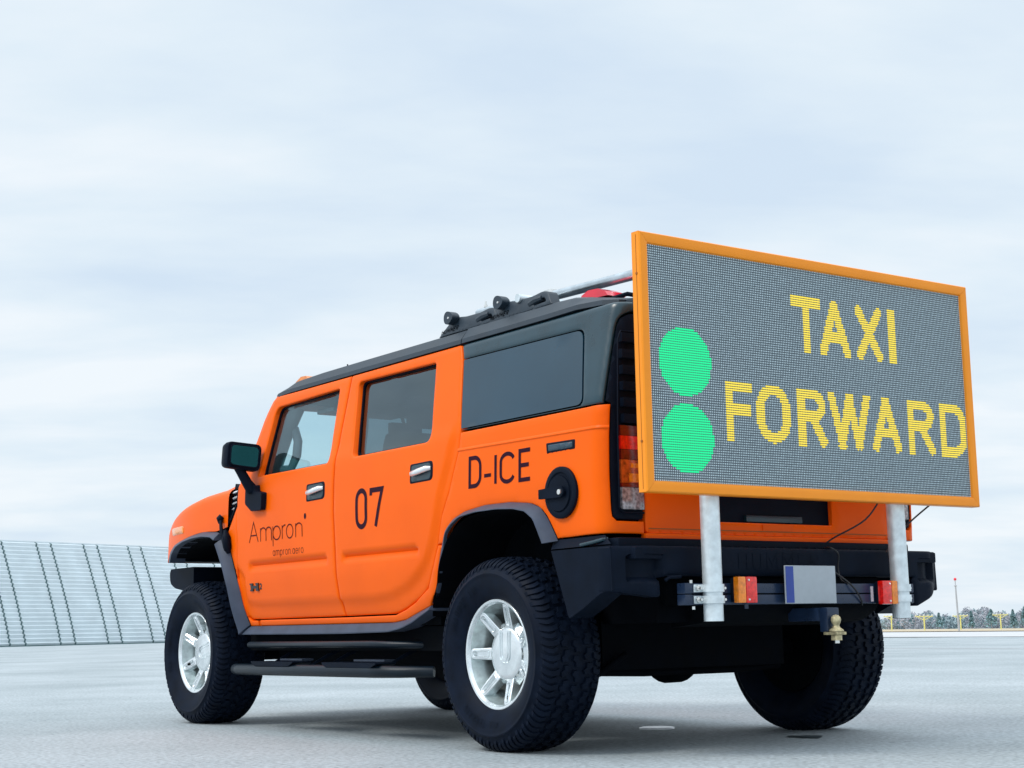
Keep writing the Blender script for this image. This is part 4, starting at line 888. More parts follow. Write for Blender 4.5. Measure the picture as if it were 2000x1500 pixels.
# ---- side steps
for sg in (1, -1):
    f = (lambda y_: y_) if sg > 0 else (lambda y_: 2 * YM - y_)
    st = empty('side_step', (1.5, f(1.0), .35), parent=car)
    m = MB(); m.tube([(2.44, f(.955), .472), (2.42, f(.975), .473), (1.08, f(.975), .474), (.93, f(.94), .470), (.80, f(.82), .466)], .017, 12); m.obj('upper_rail', STEP, st)
    m = MB(); m.tube([(2.60, f(.80), .338), (2.585, f(.93), .339), (2.54, f(1.0), .340), (2.45, f(1.02), .340), (.98, f(1.02), .345), (.82, f(.98), .344), (.70, f(.86), .343)], [.027, .029, .030, .030, .030, .028, .026], 14); m.obj('step_tube', STEP, st)
    for x0, x1 in ((1.83, 2.26), (.98, 1.46)):
        m = MB(); m.prism(rounded([(x0 - .05, .380), (x0, .362), (x1 - .04, .362), (x1, .380), (x1, .386), (x0 - .05, .386)], .008), lambda a, b: (a, f(1.046), b), lambda a, b: (a, f(.93), b)); m.obj('step_pad', PLASTIC, st, angle=30)
        m = MB(); m.box(x0 + .06, x1 - .12, f(.86), f(.93), .388, .398, .002); m.obj('step_plate', FLARE, st)
    for x_ in (2.20, 1.74, 1.55, .98):
        m = MB(); m.prism([(.70, .50), (.98, .36), (.98, .352), (.70, .47)], lambda a, b: (x_, f(a), b), lambda a, b: (x_ + .004, f(a), b)); m.obj('step_bracket', PLASTIC, st, smooth=False)

# ---- mirrors
for sg in (1, -1):
    f = (lambda y_: y_) if sg > 0 else (lambda y_: 2 * YM - y_)
    mr = empty('door_mirror', (2.35, f(.98), 1.28), parent=car)
    m = MB(); P = rounded([(2.43, 1.36), (2.435, 1.262), (2.355, 1.215), (2.235, 1.215), (2.228, 1.31), (2.315, 1.325), (2.32, 1.36)], .014); m.prism(P, lambda a, b: (a, f(.94), b), lambda a, b: (a, f(1.005), b - .004)); m.obj('mirror_base', PLASTIC, mr, angle=30)
    m = MB(); m.tube([(2.37, f(.99), 1.33), (2.375, f(1.02), 1.37), (2.38, f(1.055), 1.43), (2.39, f(1.07), 1.47)], [.036, .030, .028, .032], 10); m.obj('mirror_arm', PLASTIC, mr)
    ho = rounded([(.950, 1.585), (1.155, 1.597), (1.165, 1.455), (.965, 1.435)], [.035, .03, .03, .035])
    m = MB(); bm = bmesh.new(); n = len(ho)
    rings = []
    for dx, sc in ((0, 1.0), (.006, 1.03), (.045, 1.035), (.085, .96), (.115, .78), (.125, .45)):
        c_ = np.array(ho).mean(0); rings.append([(2.335 + dx, f(c_[0] + (a - c_[0]) * sc), c_[1] + (b - c_[1]) * sc) for a, b in ho])
    V = [p for r_ in rings for p in r_]; F = [(i * n + j, i * n + (j + 1) % n, (i + 1) * n + (j + 1) % n, (i + 1) * n + j) for i in range(5) for j in range(n)] + [tuple(5 * n + j for j in range(n)), tuple(range(n))]
    m.add(V, F); bm.free(); m.obj('mirror_housing', PLASTIC, mr, angle=35)
    gl = [(np.array(ho).mean(0) + (np.array(p) - np.array(ho).mean(0)) * np.array([.84, .80])) for p in ho]; gl = [tuple(p) for p in gl]
    m = MB(); m.prism(gl, lambda a, b: (2.328, f(a), b), lambda a, b: (2.338, f(a), b)); m.obj('mirror_glass', MIRROR, mr, angle=30)
    A = np.array(gl); m = MB(); m.tube([(2.330, f(a), b) for a, b in gl] + [(2.330, f(gl[0][0]), gl[0][1])], .004, 6, False); m.obj('mirror_rim', PLASTIC, mr)

# ---- door handles
for sg in (1, -1):
    for (x0, x1, z0, z1) in ((1.555, 1.770, 1.214, 1.318), (.513, .728, 1.220, 1.325)):
        P = rounded([(x1, z1), (x0, z1 + .003), (x0, z0 + .003), (x1, z0)], [.02, .035, .035, .02])
        dh = empty('door_handle', tuple(S1((x0 + x1) / 2, (z0 + z1) / 2, 0, sg)), parent=car)
        V, F = drape_mesh(P, [], lambda p, o: side(p, o, sg, False, .010 if sg > 0 else .003), .03, .012, .008, .02); o = obj('handle_bezel', V, F, PLASTIC, dh); fixn(o.data)
        P2 = [tuple(np.array([(x0 + x1) / 2, (z0 + z1) / 2]) + (np.array(p) - np.array([(x0 + x1) / 2, (z0 + z1) / 2])) * np.array([.80, .76])) for p in P]
        V, F = drape_mesh(P2, [], lambda p, o: side(p, o, sg, False, .0105 if sg > 0 else .0035), .05, .004, .001, 0); o = obj('handle_recess', V, F, BLKGLOSS, dh); fixn(o.data)
        zc_ = (z0 + z1) / 2 + .008; xm = (x0 + x1) / 2; pl = [S1(x1 - .030, zc_ - .010, .008, sg), S1(x1 - .048, zc_ - .010, .022, sg), S1(xm - .01, zc_ - .003, .028, sg), S1(x0 + .042, zc_ + .004, .024, sg), S1(x0 + .025, zc_ + .006, .008, sg)]
        m = MB(); m.tube(pl, [.010, .0135, .014, .0135, .009], 12); m.obj('handle_grip', CHROME, dh)

# ---- lettering on the left side
def sidetext(text, table, x_start, z_base, height, adv, hw, mat, wscale=1.0, step=.02, uf=True):
    def fn(P, o):
        Q = np.stack([x_start - P[:, 0], z_base + P[:, 1]], 1); return side(Q, o, 1, uf)
    res, wd = text_mesh(text, table, height, adv, fn, hw, step, wscale)
    for ch, V, F, x_ in res:
        o = obj('dash_mark' if ch == '-' else ('full_stop' if ch == '.' else 'letter'), V, F, mat, car, smooth=False); me = o.data
        if sum(p.normal.y * p.area for p in me.polygons) < 0: me.flip_normals()
    return wd
sidetext('0', CAPS, 1.226, 1.052, .180, .0, .0125, DECAL, 1.02); sidetext('7', CAPS, 1.086, 1.046, .180, 0, .0125, DECAL, 1.20)
sidetext('D', CAPS, .221, 1.172, .127, 0, .0095, DECAL, 1.10, uf=False); sidetext('-', CAPS, .106, 1.148, .125, 0, .0080, DECAL, 1.25, uf=False)
sidetext('I', CAPS, .018, 1.168, .127, 0, .0090, DECAL, uf=False); sidetext('C', CAPS, -.022, 1.170, .122, 0, .0090, DECAL, 1.45, uf=False); sidetext('E', CAPS, -.164, 1.168, .126, 0, .0090, DECAL, 1.20, uf=False)
cx_ = 2.445
for ch, x_, ws in (('A', 2.438, 1.6), ('m', 2.297, 1.80), ('p', 2.146, 1.80), ('r', 2.036, 1.9), ('o', 1.987, 1.55), ('n', 1.880, 1.8)):
    sidetext(ch, LOW, x_, 1.040, .112, 0, .0034, DECALTHIN, ws, .012)
V = side(np.array([(1.772 + .012 * math.cos(a), 1.146 + .016 * math.sin(a)) for a in np.linspace(0, 2 * PI, 20, endpoint=False)]), np.full(20, .0012), 1, True); obj('dot_mark', V, [tuple(range(20))], DECAL, car, smooth=False)
sidetext('ampron.aero', LOW, 2.150, .954, .042, .0125, .0016, DECALTHIN, 1.35, .01)
# stepped badge low on the front door
def badge(rects, mat):
    for k, (a, b, c_, d) in enumerate(rects):
        P = [(a, c_), (b, c_), (b, d), (a, d)]; V, F = drape_mesh(P, [], lambda p, o: side(p, o, 1, True, .006 + .0004 * k), .05, 0, 0, .006); o = obj('badge_piece', V, F, mat, car, smooth=False); fixn(o.data)
badge([(2.405, 2.430, .770, .812), (2.335, 2.358, .770, .812), (2.350, 2.412, .783, .799), (2.400, 2.436, .804, .8125), (2.400, 2.436, .769, .7775), (2.330, 2.364, .804, .8125), (2.330, 2.364, .769, .7775)], BADGE)
sidetext('2', CAPS, 2.322, .780, .026, 0, .0042, BADGE, 1.5, .02)

# ---- roof furniture
for sg in (1, -1):
    f = (lambda y_: y_) if sg > 0 else (lambda y_: 2 * YM - y_)
    for x0 in (-.20, .218):
        rm = empty('roof_rack_mount', (x0 + .25, f(.76), 1.955), parent=car)
        body = rounded([(x0 + .498, 1.950), (x0 + .40, 2.030), (x0 + .34, 2.030), (x0 + .28, 2.022), (x0 + .16, 2.020), (x0 + .09, 2.030), (x0 + .045, 2.022), (x0 + .00, 1.955)], [.004, .01, .01, .01, .02, .02, .02, .004])
        hole = rounded([(x0 + .145, 1.972), (x0 + .12, 1.996), (x0 + .065, 1.998), (x0 + .045, 1.975)], .012)
        V, F = drape_mesh(body, [hole], lambda P, o: np.stack([P[:, 0], np.full(len(P), f(.803)) + sg * o + sg * (1.955 - P[:, 1]) * .25, P[:, 1]], 1), .03, .004, .003, .05); o = obj('mount_body', V, F, ROOFBLK, rm, angle=35); fixn(o.data)
        m = MB(); kp = [(x0 + .375 + .036 * math.cos(a) * (1.12 if math.cos(a) > 0 else 1), 2.028 + .030 * math.sin(a) + .010 * math.cos(a) * math.sin(a)) for a in np.linspace(0, 2 * PI, 24, endpoint=False)]
        m.prism(kp, lambda a, b: (a, f(.828), b), lambda a, b: (a, f(.785), b)); m.obj('knob', ROOFBLK, rm, angle=30)
        m = MB(); m.lathe([(0, .006), (.003, .005), (.003, 0)], 12, 'Y', (x0 + .375, f(.828), 2.026)); m.obj('knob_bolt', BOLT, rm)
        m = MB(); m.tube([(x0 + .175, f(.79), 1.985), (x0 + .13, f(.79), 1.995), (x0 + .09, f(.785), 2.0)], [.016, .018, .012], 8); m.obj('tie_loop', ROOFBLK, rm)
        if sg > 0:
            txt, wd = text_mesh('HUMMER', CAPS, .020, .010, lambda P, o: np.stack([x0 + .478 - P[:, 0] - .25 * P[:, 1], np.full(len(P), .8035) + o + (1.955 - (1.966 + P[:, 1] + P[:, 0] * .02)) * .25, 1.962 + P[:, 1] + P[:, 0] * .02], 1), .0022, .05, 1.2)
            for ch, V, F, x_ in txt: obj('raised_letter', V, F, BLACK, rm, smooth=False)
for y_ in (.68, .36, .02, -.32, -.64):
    m = MB(); P = [(-.505, 1.945), (-.485, 1.968), (-.44, 1.986), (-.37, 1.990), (-.325, 1.975), (-.310, 1.952)]
    hw = .05; c0 = [(a, y_ + hw, b) for a, b in P]; c1 = [(a, y_ - hw, b) for a, b in P]; m.add(c0 + c1, [tuple(range(6)), tuple(range(11, 5, -1))] + [((i + 1) % 6, i, 6 + i, 6 + (i + 1) % 6) for i in range(6)]); m.obj('roof_lamp', ROOFRED, car, label='red clearance lamp on the roof edge', smooth=False)
    m = MB(); P = [(2.46, 1.905), (2.42, 1.945), (2.36, 1.968), (2.30, 1.965), (2.26, 1.93)]; P = [(a - .07, b + .02) for a, b in P]
    c0 = [(a, y_ + hw, b) for a, b in P]; c1 = [(a, y_ - hw, b) for a, b in P]; m.add(c0 + c1, [tuple(range(5)), tuple(range(9, 4, -1))] + [((i + 1) % 5, i, 5 + i, 5 + (i + 1) % 5) for i in range(5)]); m.obj('roof_lamp', AMBER, car, label='amber clearance lamp on the roof front', smooth=False)
m = MB(); m.tube([(1.80, .70, 1.955), (1.80, .70, 1.99)], [.006, .004], 8); m.obj('aerial_base', PLASTIC, car)
m = MB(); m.tube([(-.55, .74, 1.92), (-.60, .70, 1.935), (-.66, .62, 1.915)], .010, 8); m.obj('roof_conduit', PLASTIC, car)

# ---- wheels
TS = [(0, .4185), (.05, .418), (.095, .4145), (.120, .408), (.137, .397), (.149, .382), (.156, .366), (.1600, .350)]
_ts = np.array(TS); _tl = np.r_[0, np.cumsum(np.linalg.norm(np.diff(_ts, axis=0), axis=1))]
def tsec(t, inset=0.0):
    s_ = np.sign(t) if t != 0 else 1; a = abs(t); w_ = float(np.interp(a, _tl, _ts[:, 0])); r = float(np.interp(a, _tl, _ts[:, 1]))
    a2 = min(a + .01, _tl[-1]); a1 = a2 - .02; tw = np.interp(a2, _tl, _ts[:, 0]) - np.interp(max(a1, 0), _tl, _ts[:, 0]); tr = np.interp(a2, _tl, _ts[:, 1]) - np.interp(max(a1, 0), _tl, _ts[:, 1]); l = math.hypot(tw, tr) or 1
    nw, nr = -tr / l, tw / l
    return s_ * (w_ - nw * inset), r - nr * inset
def tpt(c_, t, inset=0.0):
    w_, r = tsec(t, inset); a = c_ / .418; return (r * math.cos(a), w_, r * math.sin(a))
def tread_mesh():
    m = MB(); NB = 42; p = 2 * PI * .418 / NB
    base = [(-.55, -.44), (-.12, -.56), (.10, -.20), (.52, -.22), (.56, .40), (.14, .56), (-.10, .20), (-.52, .16)]
    for row, (tc_, ph) in enumerate(((-.058, .0), (0, .5), (.058, .0))):
        fl = -1 if row == 1 else 1
        for k in range(NB):
            c0 = (k + ph + (.12 if row == 2 else 0)) * p; P = [(c0 + a * p * .76 * fl, tc_ + b * .044) for a, b in base]
            cen = np.mean(P, 0); Q = [tuple(cen + (np.array(q) - cen) * .90) for q in P]; n = len(P)
            V = [tpt(a, b, .014) for a, b in P] + [tpt(a, b, .0) for a, b in Q]
            m.add(V, [tuple(range(n, 2 * n))] + [(i, (i + 1) % n, n + (i + 1) % n, n + i) for i in range(n)])
            # sipe
            a, b = Q[1], Q[5]; d = np.array(b) - np.array(a); d = d / np.linalg.norm(d) * .0; 
    NL = 84; pl = 2 * PI * .418 / NL
    for sg in (-1, 1):
        for k in range(NL):
            big = k % 2 == 0; c0 = (k + .25) * pl; t0 = .088 if big else .100; t1 = .182 if big else .170; hw = pl * (.40 if big else .34); ns = 6; V = []
            for j in range(ns + 1):
                t = t0 + (t1 - t0) * j / ns; sk = .010 * math.sin(j / ns * PI * 1.3); h = 0.0 if j < ns else .004
                for c_, ins_ in ((c0 - hw + sk, .013), (c0 - hw * .86 + sk, h), (c0 + hw * .86 + sk, h), (c0 + hw + sk, .013)): V.append(tpt(c_, sg * t, ins_))
            F = [(j * 4 + i, j * 4 + i + 1, (j + 1) * 4 + i + 1, (j + 1) * 4 + i) for j in range(ns) for i in range(3)] + [(0, 1, 2, 3), tuple(ns * 4 + i for i in (3, 2, 1, 0))]
            m.add(V, F)
    return m
def tyre_prof():
    h_ = [(.098, .226), (.112, .230), (.122, .240), (.137, .258), (.153, .292), (.1605, .325), (.1615, .338), (.1635, .341), (.1635, .346), (.158, .350), (.1505, .366), (.143, .379), (.132, .391), (.115, .400), (.09, .4045), (.045, .4065)]
    return h_ + [(0, .4068)] + [(-a, b) for a, b in h_[::-1]]
def build_wheel(loc, sgn, roll):
    w_ = empty('wheel', loc, parent=car, rot=(0, roll, 0 if sgn > 0 else PI)); return w_
wh = build_wheel((0, .872, .430), 1, 0)
parts = []
def wp(name, m, mat, angle=35, kind=None):
    me = bpy.data.meshes.new(name); me.from_pydata([tuple(map(float, v)) for v in m.V], [], [list(f) for f in m.F]); me.materials.append(mat); me.update()
    me.polygons.foreach_set('use_smooth', [True] * len(me.polygons)); fixn(me); me.set_sharp_from_angle(angle=math.radians(angle)); parts.append((name, me, kind))
m = MB(); m.lathe(tyre_prof(), 96, close=False); wp('tyre', m, RUBBER, 30)
wp('tread', tread_mesh(), RUBBER, 25, 'stuff')
for a0 in (-1.75, 1.25):
    m = MB()
    for ch, V_, F_, x_ in text_mesh('ALL-TERRAIN', CAPS, .026, .010, lambda P, o: np.array([((.283 + q[1]) * math.cos(a0 + q[0] / .297 * (1 if a0 < 0 else -1)), .1545 + (q[1]) * .30 + oo, (.283 + q[1]) * math.sin(a0 + q[0] / .297 * (1 if a0 < 0 else -1))) for q, oo in zip(P, o)]), .0022, .05, 1.1)[0]: m.add([tuple(v) for v in V_], F_)
    wp('sidewall_lettering', m, PLASTIC, 30, 'stuff')
m = MB(); m.lathe([(.100, .224), (.116, .226), (.1195, .2345), (.1165, .2365), (.108, .2375), (.10, .236)], 72, close=False); m.lathe([(.1165, .2355), (.120, .232), (.1185, .224), (.110, .2185), (.106, .2160)], 72); wp('rim_lip', m, ALU)
m = MB(); m.lathe([(.106, .2165), (.085, .212), (.06, .203), (.03, .197), (.0, .194), (-.05, .194), (-.09, .2), (-.10, .225)], 72); wp('rim_barrel', m, ALUDIRT)
m = MB(); m.lathe([(-.03, .19), (-.028, .03)], 40); m.lathe([(.0, .155), (.004, .15), (.004, .06)], 40); wp('brake_disc', m, BLACK)
m = MB(); m.lathe([(-.06, .0), (-.085, .12), (-.100, .19), (-.102, .226), (-.11, .226), (-.11, .19), (-.10, .12), (-.08, 0)], 40); wp('brake_shield', m, BLACK)
m = MB(); m.lathe([(.02, .125), (.050, .124), (.056, .118), (.056, .10)], 56); m.lathe([(.05, .114), (.066, .113), (.071, .107), (.0725, .090), (.074, 0.0)], 56); wp('centre_cap', m, ALU)
m = MB()
for r0, dy in ((.036, 0),):
    pts = [(-r0, .0755, .098), (-r0, .0755, .02)] + [(r0 * math.cos(math.radians(a)), .0755, -.005 + r0 * .95 * math.sin(math.radians(a))) for a in range(180, 361, 15)] + [(r0, .0755, .02), (r0, .0755, .098)]
    m.tube(pts, .0042, 6); pts2 = [(p[0] * .58, .0752, p[2] * .9 + .008) for p in pts]; m.tube(pts2, .0026, 6)
wp('cap_emblem', m, ALU)
for k in range(7):
    a = PI * 0 + 2 * PI * k / 7; er = np.array([math.cos(a), 0, math.sin(a)]); et = np.array([-math.sin(a), 0, math.cos(a)]); ey = np.array([0, 1, 0])
    def fw(r): return .066 + (r - .11) / .108 * .040
    def pt(r, t, d=0): return tuple(er * r + et * t + ey * (fw(r) + d))
    m = MB(); out = rounded([(.108, -.027), (.108, .027), (.219, .023), (.219, -.023)], [.002, .002, .016, .016]); sl = rounded([(.128, -.011), (.128, .011), (.204, .010), (.204, -.010)], .009)
    V, F = drape_mesh(out, [sl], lambda P, o: np.array([pt(q[0], q[1], oo) for q, oo in zip(P, o)]), .02, .004, .0035, .045, bstep=.012); m.add(V, F)
    cen = (.166, 0); bt = [(cen[0] + (q[0] - cen[0]) * 1.02, q[1] * 1.05) for q in sl]; m.add([pt(q[0], q[1], -.018) for q in bt], [tuple(range(len(bt)))])
    rim_ = [(cen[0] + (q[0] - cen[0]) * 1.10, q[1] * 1.35) for q in sl]; m.tube([pt(q[0], q[1], .001) for q in rim_] + [pt(rim_[0][0], rim_[0][1], .001)], .0028, 6, False)
    wp('spoke', m, ALU)
    m = MB(); V = []
    for r, t, d in ((.112, .030, -.004), (.112, .052, -.006), (.150, .040, -.004), (.190, .030, -.006)):
        pass
    g1 = a + PI / 7; e2 = np.array([math.cos(g1), 0, math.sin(g1)]); t2 = np.array([-math.sin(g1), 0, math.cos(g1)])
    m.add([tuple(e2 * .118 + t2 * -.030 + ey * .058), tuple(e2 * .118 + t2 * .030 + ey * .058), tuple(e2 * .138 + t2 * .038 + ey * .040), tuple(e2 * .138 + t2 * -.038 + ey * .040), tuple(e2 * .132 + t2 * -.036 + ey * .010), tuple(e2 * .132 + t2 * .036 + ey * .010)], [(0, 1, 2, 3), (3, 2, 5, 4)]); wp('hub_web', m, ALU)
    m = MB(); m.lathe([(.052, .0), (.052, .007), (.060, .007), (.062, .0)], 8, 'Y', tuple(e2 * .112 + ey * 0)); wp('lug_nut', m, BOLT)
m = MB(); a = math.radians(-100); m.tube([(math.cos(a) * .192, .055, math.sin(a) * .192), (math.cos(a) * .186, .085, math.sin(a) * .186)], [.012, .008], 8); wp('valve', m, BLACK)
for loc, sgn, roll in (((0, .872, .430), 1, 0), ((3.118, .872, .430), 1, -1.36), ((0, -.892, .430), -1, .4), ((3.118, -.892, .430), -1, 1.1)):
    w_ = wh if (sgn > 0 and roll == 0) else build_wheel(loc, sgn, roll)
    for nm, me, kd in parts:
        o = bpy.data.objects.new(nm, me); COL.objects.link(o); o.parent = w_
        if kd: o['kind'] = kd

# ================================================================== THE LED SIGN
SX = -1.057; SY0, SY1 = -.972, 1.016; SZ0, SZ1 = 1.044, 2.069
sign = empty('led_sign', (-1.0, .02, 1.04), 'large orange-framed LED sign reading TAXI FORWARD with two green discs, mounted behind the vehicle', 'sign')
FW = .046; FD = .048
corn = [(SY0, SZ0), (SY1, SZ0), (SY1, SZ1), (SY0, SZ1)]; inn = [(SY0 + FW, SZ0 + FW), (SY1 - FW, SZ0 + FW), (SY1 - FW, SZ1 - FW), (SY0 + FW, SZ1 - FW)]
for k in range(4):
    k2 = (k + 1) % 4; a, b, c_, d = corn[k], corn[k2], inn[k2], inn[k]
    def mixp(p, q, t): return (p[0] + (q[0] - p[0]) * t, p[1] + (q[1] - p[1]) * t)
    prof = [(0, FD), (0, .006), (.10, .0), (.55, -.001), (.90, .004), (1.0, .012), (1.0, FD)]
    V = []
    for (p, q) in ((a, d), (b, c_)):
        dirv = np.array([b[0] - a[0], b[1] - a[1]]); dirv = dirv / np.linalg.norm(dirv) * (.0006 if p is a else -.0006)
        for t, dx in prof: y_, z_ = mixp(p, q, t); V.append((SX + dx, y_ + dirv[0], z_ + dirv[1]))
    n = len(prof); F = [(i, (i + 1) % n, n + (i + 1) % n, n + i) for i in range(n)] + [tuple(range(n)), tuple(range(2 * n - 1, n - 1, -1))]
    o = obj('frame_rail', V, F, ORANGE2, sign, angle=30); fixn(o.data)
m = MB(); m.box(SX + .030, SX + .046, SY0 + .01, SY1 - .01, SZ0 + .01, SZ1 - .01); m.obj('back_panel', ORANGE2, sign, smooth=False)
for sg_, yy_ in ((1, SY1), (-1, SY0)):
    m = MB(); m.box(SX + .0215, SX + .0235, yy_ - .001, yy_ + sg_ * .0012, SZ0 + .012, SZ1 - .012); m.obj('frame_seam', SEAM, sign, smooth=False)
    for z_ in (1.24, 1.90):
        m = MB(); m.lathe([(-.001, .006), (.002, .005), (.002, 0)], 10, 'Y', (SX + .022, yy_ + (.001 if sg_ > 0 else -.003), z_)); m.obj('rivet', SEAM, sign)
by0, by1, bz0, bz1 = SY0 + FW - .002, SY1 - FW + .002, SZ0 + FW - .002, SZ1 - FW + .002
m = MB(); m.box(SX + .014, SX + .030, by0, by1, bz0, bz1); m.obj('led_board', BOARD, sign, smooth=False)
NX, NZ = 192, 96; pw, ph_ = (by1 - by0) / NX, (bz1 - bz0) / NZ
def boxd(P, a, b, hw):
    d = b - a; l = np.linalg.norm(d); t = d / max(l, 1e-9); n = np.array([-t[1], t[0]]); q = P - a; al = q @ t; pr = np.abs(q @ n)
    cap = hw if min(abs(t[0]), abs(t[1])) < .05 else hw * .9
    return np.maximum(pr / hw, np.maximum(-al, al - l) / cap) * hw
def segd(P, a, b): ab = b - a; t = np.clip(((P - a) @ ab) / max(ab @ ab, 1e-12), 0, 1); return np.linalg.norm(P - (a + t[:, None] * ab), axis=1)
gy = by1 - (np.arange(NX) + .5) * pw; gz_ = bz1 - (np.arange(NZ) + .5) * ph_; GY, GZ = np.meshgrid(gy, gz_); PP = np.stack([GY.ravel(), GZ.ravel()], 1)
owner = np.full(len(PP), -1); names = []
for c_ in ((.7865, 1.568), (.7865, 1.262)):
    owner[((PP - np.array(c_)) ** 2).sum(1) < .1385 ** 2] = len(names); names.append('G')
def letter(ch, yl, yr, zt, zb, hw=.0225):
    global owner
    w_, st = CAPS[ch]; Wd = yl - yr - 2 * hw; H = zt - zb - 2 * hw; d = np.full(len(PP), 1e9)
    for pl in st:
        q = np.array([(yl - hw - (a / w_ * Wd if w_ > 0 else 0), zb + hw + b * H) for a, b in pl])
        for i in range(len(q) - 1): d = np.minimum(d, boxd(PP, q[i], q[i + 1], hw) if np.linalg.norm(q[i + 1] - q[i]) > .045 else segd(PP, q[i], q[i + 1]))
    d[(PP[:, 1] > zt) | (PP[:, 1] < zb) | (PP[:, 0] > yl) | (PP[:, 0] < yr)] = 1e9
    owner[(d < hw) & (owner < 0)] = len(names); names.append(ch)
for ch, yl, yr in (('T', .178, .002), ('A', .015, -.178), ('X', -.212, -.386), ('I', -.424, -.473)): letter(ch, yl, yr, 1.905, 1.662)
for ch, yl, yr in (('F', .578, .432), ('O', .404, .213), ('R', .167, -.004), ('W', -.016, -.280), ('A', -.286, -.474), ('R', -.518, -.702), ('D', -.738, -.923)): letter(ch, yl, yr, 1.512, 1.268, .0222)
def leds(idx, hy, hz, x_, r=0):
    V = []; F = []
    for j, i in enumerate(idx):
        y_, z_ = PP[i]; b = 8 * j
        V += [(x_, y_ - hy, z_ - hz * .5), (x_, y_ - hy * .5, z_ - hz), (x_, y_ + hy * .5, z_ - hz), (x_, y_ + hy, z_ - hz * .5), (x_, y_ + hy, z_ + hz * .5), (x_, y_ + hy * .5, z_ + hz), (x_, y_ - hy * .5, z_ + hz), (x_, y_ - hy, z_ + hz * .5)]
        F.append(tuple(b + q for q in (7, 6, 5, 4, 3, 2, 1, 0)))
    return V, F
V, F = leds(np.where(owner < 0)[0], pw * .30, ph_ * .28, SX + .0125); obj('unlit_leds', V, F, LEDOFF, sign, smooth=False, kind='stuff')
for k, nm in enumerate(names):
    V, F = leds(np.where(owner == k)[0], pw * (.5 if nm == 'G' else .5), ph_ * (.40 if nm == 'G' else .36), SX + .0125)
    lab = 'round green light made of lit LEDs' if nm == 'G' else 'yellow LED letter ' + nm
    obj('green_disc' if nm == 'G' else 'led_letter', V, F, LEDG if nm == 'G' else LEDY, sign, smooth=False, label=lab)
# posts, beam, clamps, trailer lamps
PXc = -.968
for yb_, yt_ in ((.615, .615), (-.498, -.488)):
    po = empty('post', (PXc, yb_, .55), parent=sign)
    m = MB(); m.tube([(PXc, yb_, .552), (PXc, (yb_ + yt_) / 2, 1.2), (PXc, yt_, 1.98)], .0395, 28); m.obj('post_tube', GALV, po)
    m = MB(); m.lathe([(0, .0395), (-.001, .036), (.02, .0355)], 28, 'Z', (PXc, yb_, .551)); m.obj('post_end', BLACK, po)
    for zc_ in (.682, .637):
        m = MB(); hz = .015; r1 = .0425
        pl = [(PXc + .045, .072), (PXc + .030, .072), (PXc + .022, .046)] + [(PXc + r1 * math.sin(math.radians(a)) * -1, r1 * math.cos(math.radians(a))) for a in range(0, 181, 15)] + [(PXc + .022, -.046), (PXc + .030, -.072), (PXc + .045, -.072)]
        pl = [(PXc + .026, .080), (PXc + .026, .046)] + [(PXc - r1 * math.sin(math.radians(a)), r1 * math.cos(math.radians(a))) for a in range(0, 181, 15)] + [(PXc + .026, -.046), (PXc + .026, -.080)]
        V = []
        for i, (x_, y_) in enumerate(pl):
            d = np.array([x_ - PXc, y_]); d = d / np.linalg.norm(d) * .004 if 1 < i < len(pl) - 2 else np.array([-.004, 0])
            V += [(x_, yb_ + y_, zc_ - hz), (x_, yb_ + y_, zc_ + hz), (x_ + d[0], yb_ + y_ + d[1], zc_ + hz), (x_ + d[0], yb_ + y_ + d[1], zc_ - hz)]
        n = len(pl); F = [(i * 4 + j, i * 4 + (j + 1) % 4, (i + 1) * 4 + (j + 1) % 4, (i + 1) * 4 + j) for i in range(n - 1) for j in range(4)] + [(0, 1, 2, 3), tuple((n - 1) * 4 + j for j in range(4))]
        o = obj('clamp', V, F, GALV, po, angle=30); fixn(o.data)
        for s2 in (1, -1):
            m = MB(); by = yb_ + s2 * .064; m.lathe([(0, 0), (0, .012), (-.010, .012), (-.012, .007), (-.012, .0055), (-.026, .0055), (-.026, 0)], 10, 'X', (PXc + .021, by, zc_)); m.obj('bolt', BOLT, po)
m = MB(); m.box(-.940, -.895, -.62, .705, .662, .702, .005); m.box(-.940, -.895, -.62, .705, .617, .657, .005); m.obj('beam', BEAM, sign)
m = MB(); m.box(-.942, -.893, .700, .738, .661, .703, .004); m.box(-.942, -.893, .700, .738, .616, .658, .004); m.obj('beam_end', BEAM, sign)
for (x_, y_, z_) in ((-.94, .705, .708), (-.94, .695, .605)):
    m = MB(); m.lathe([(-.006, 0), (-.006, .007), (.006, .007), (.006, 0)], 10, 'Z', (x_, y_, z_)); m.obj('bolt', BOLT, sign)
m = MB(); m.box(-.944, -.9405, .40, .42, .60, .62); m.obj('bracket', BEAM, sign)
for (ya, yb_, am) in ((.392, .498, 1), (-.358, -.456, -1)):
    y0, y1 = min(ya, yb_), max(ya, yb_); ls = empty('trailer_lamp', (-.98, (y0 + y1) / 2, .67), parent=sign); za, zb_ = (.622, .728) if am > 0 else (.612, .714)
    m = MB(); m.box(-.962, -.941, y0 + .004, y1 - .004, za + .004, zb_ - .004, .006); m.obj('lamp_back', PLASTIC, ls)
    sp = y0 + (y1 - y0) * (.58 if am > 0 else .40)
    m = MB(); m.box(-.992, -.962, *((y0, sp - .0005) if am > 0 else (sp + .0005, y1)), za, zb_, .009); m.obj('red_lens', REDLENS, ls)
    m = MB(); m.box(-.992, -.962, *((sp + .0005, y1) if am > 0 else (y0, sp - .0005)), za, zb_, .009); m.obj('amber_lens', AMBER, ls)
    for z_ in (za + .014, zb_ - .014):
        m = MB(); m.lathe([(0, .0), (0, .005), (-.003, .004), (-.003, 0)], 10, 'X', (-.992, sp - .014 * am, z_)); m.obj('lens_screw', BOLT, ls)
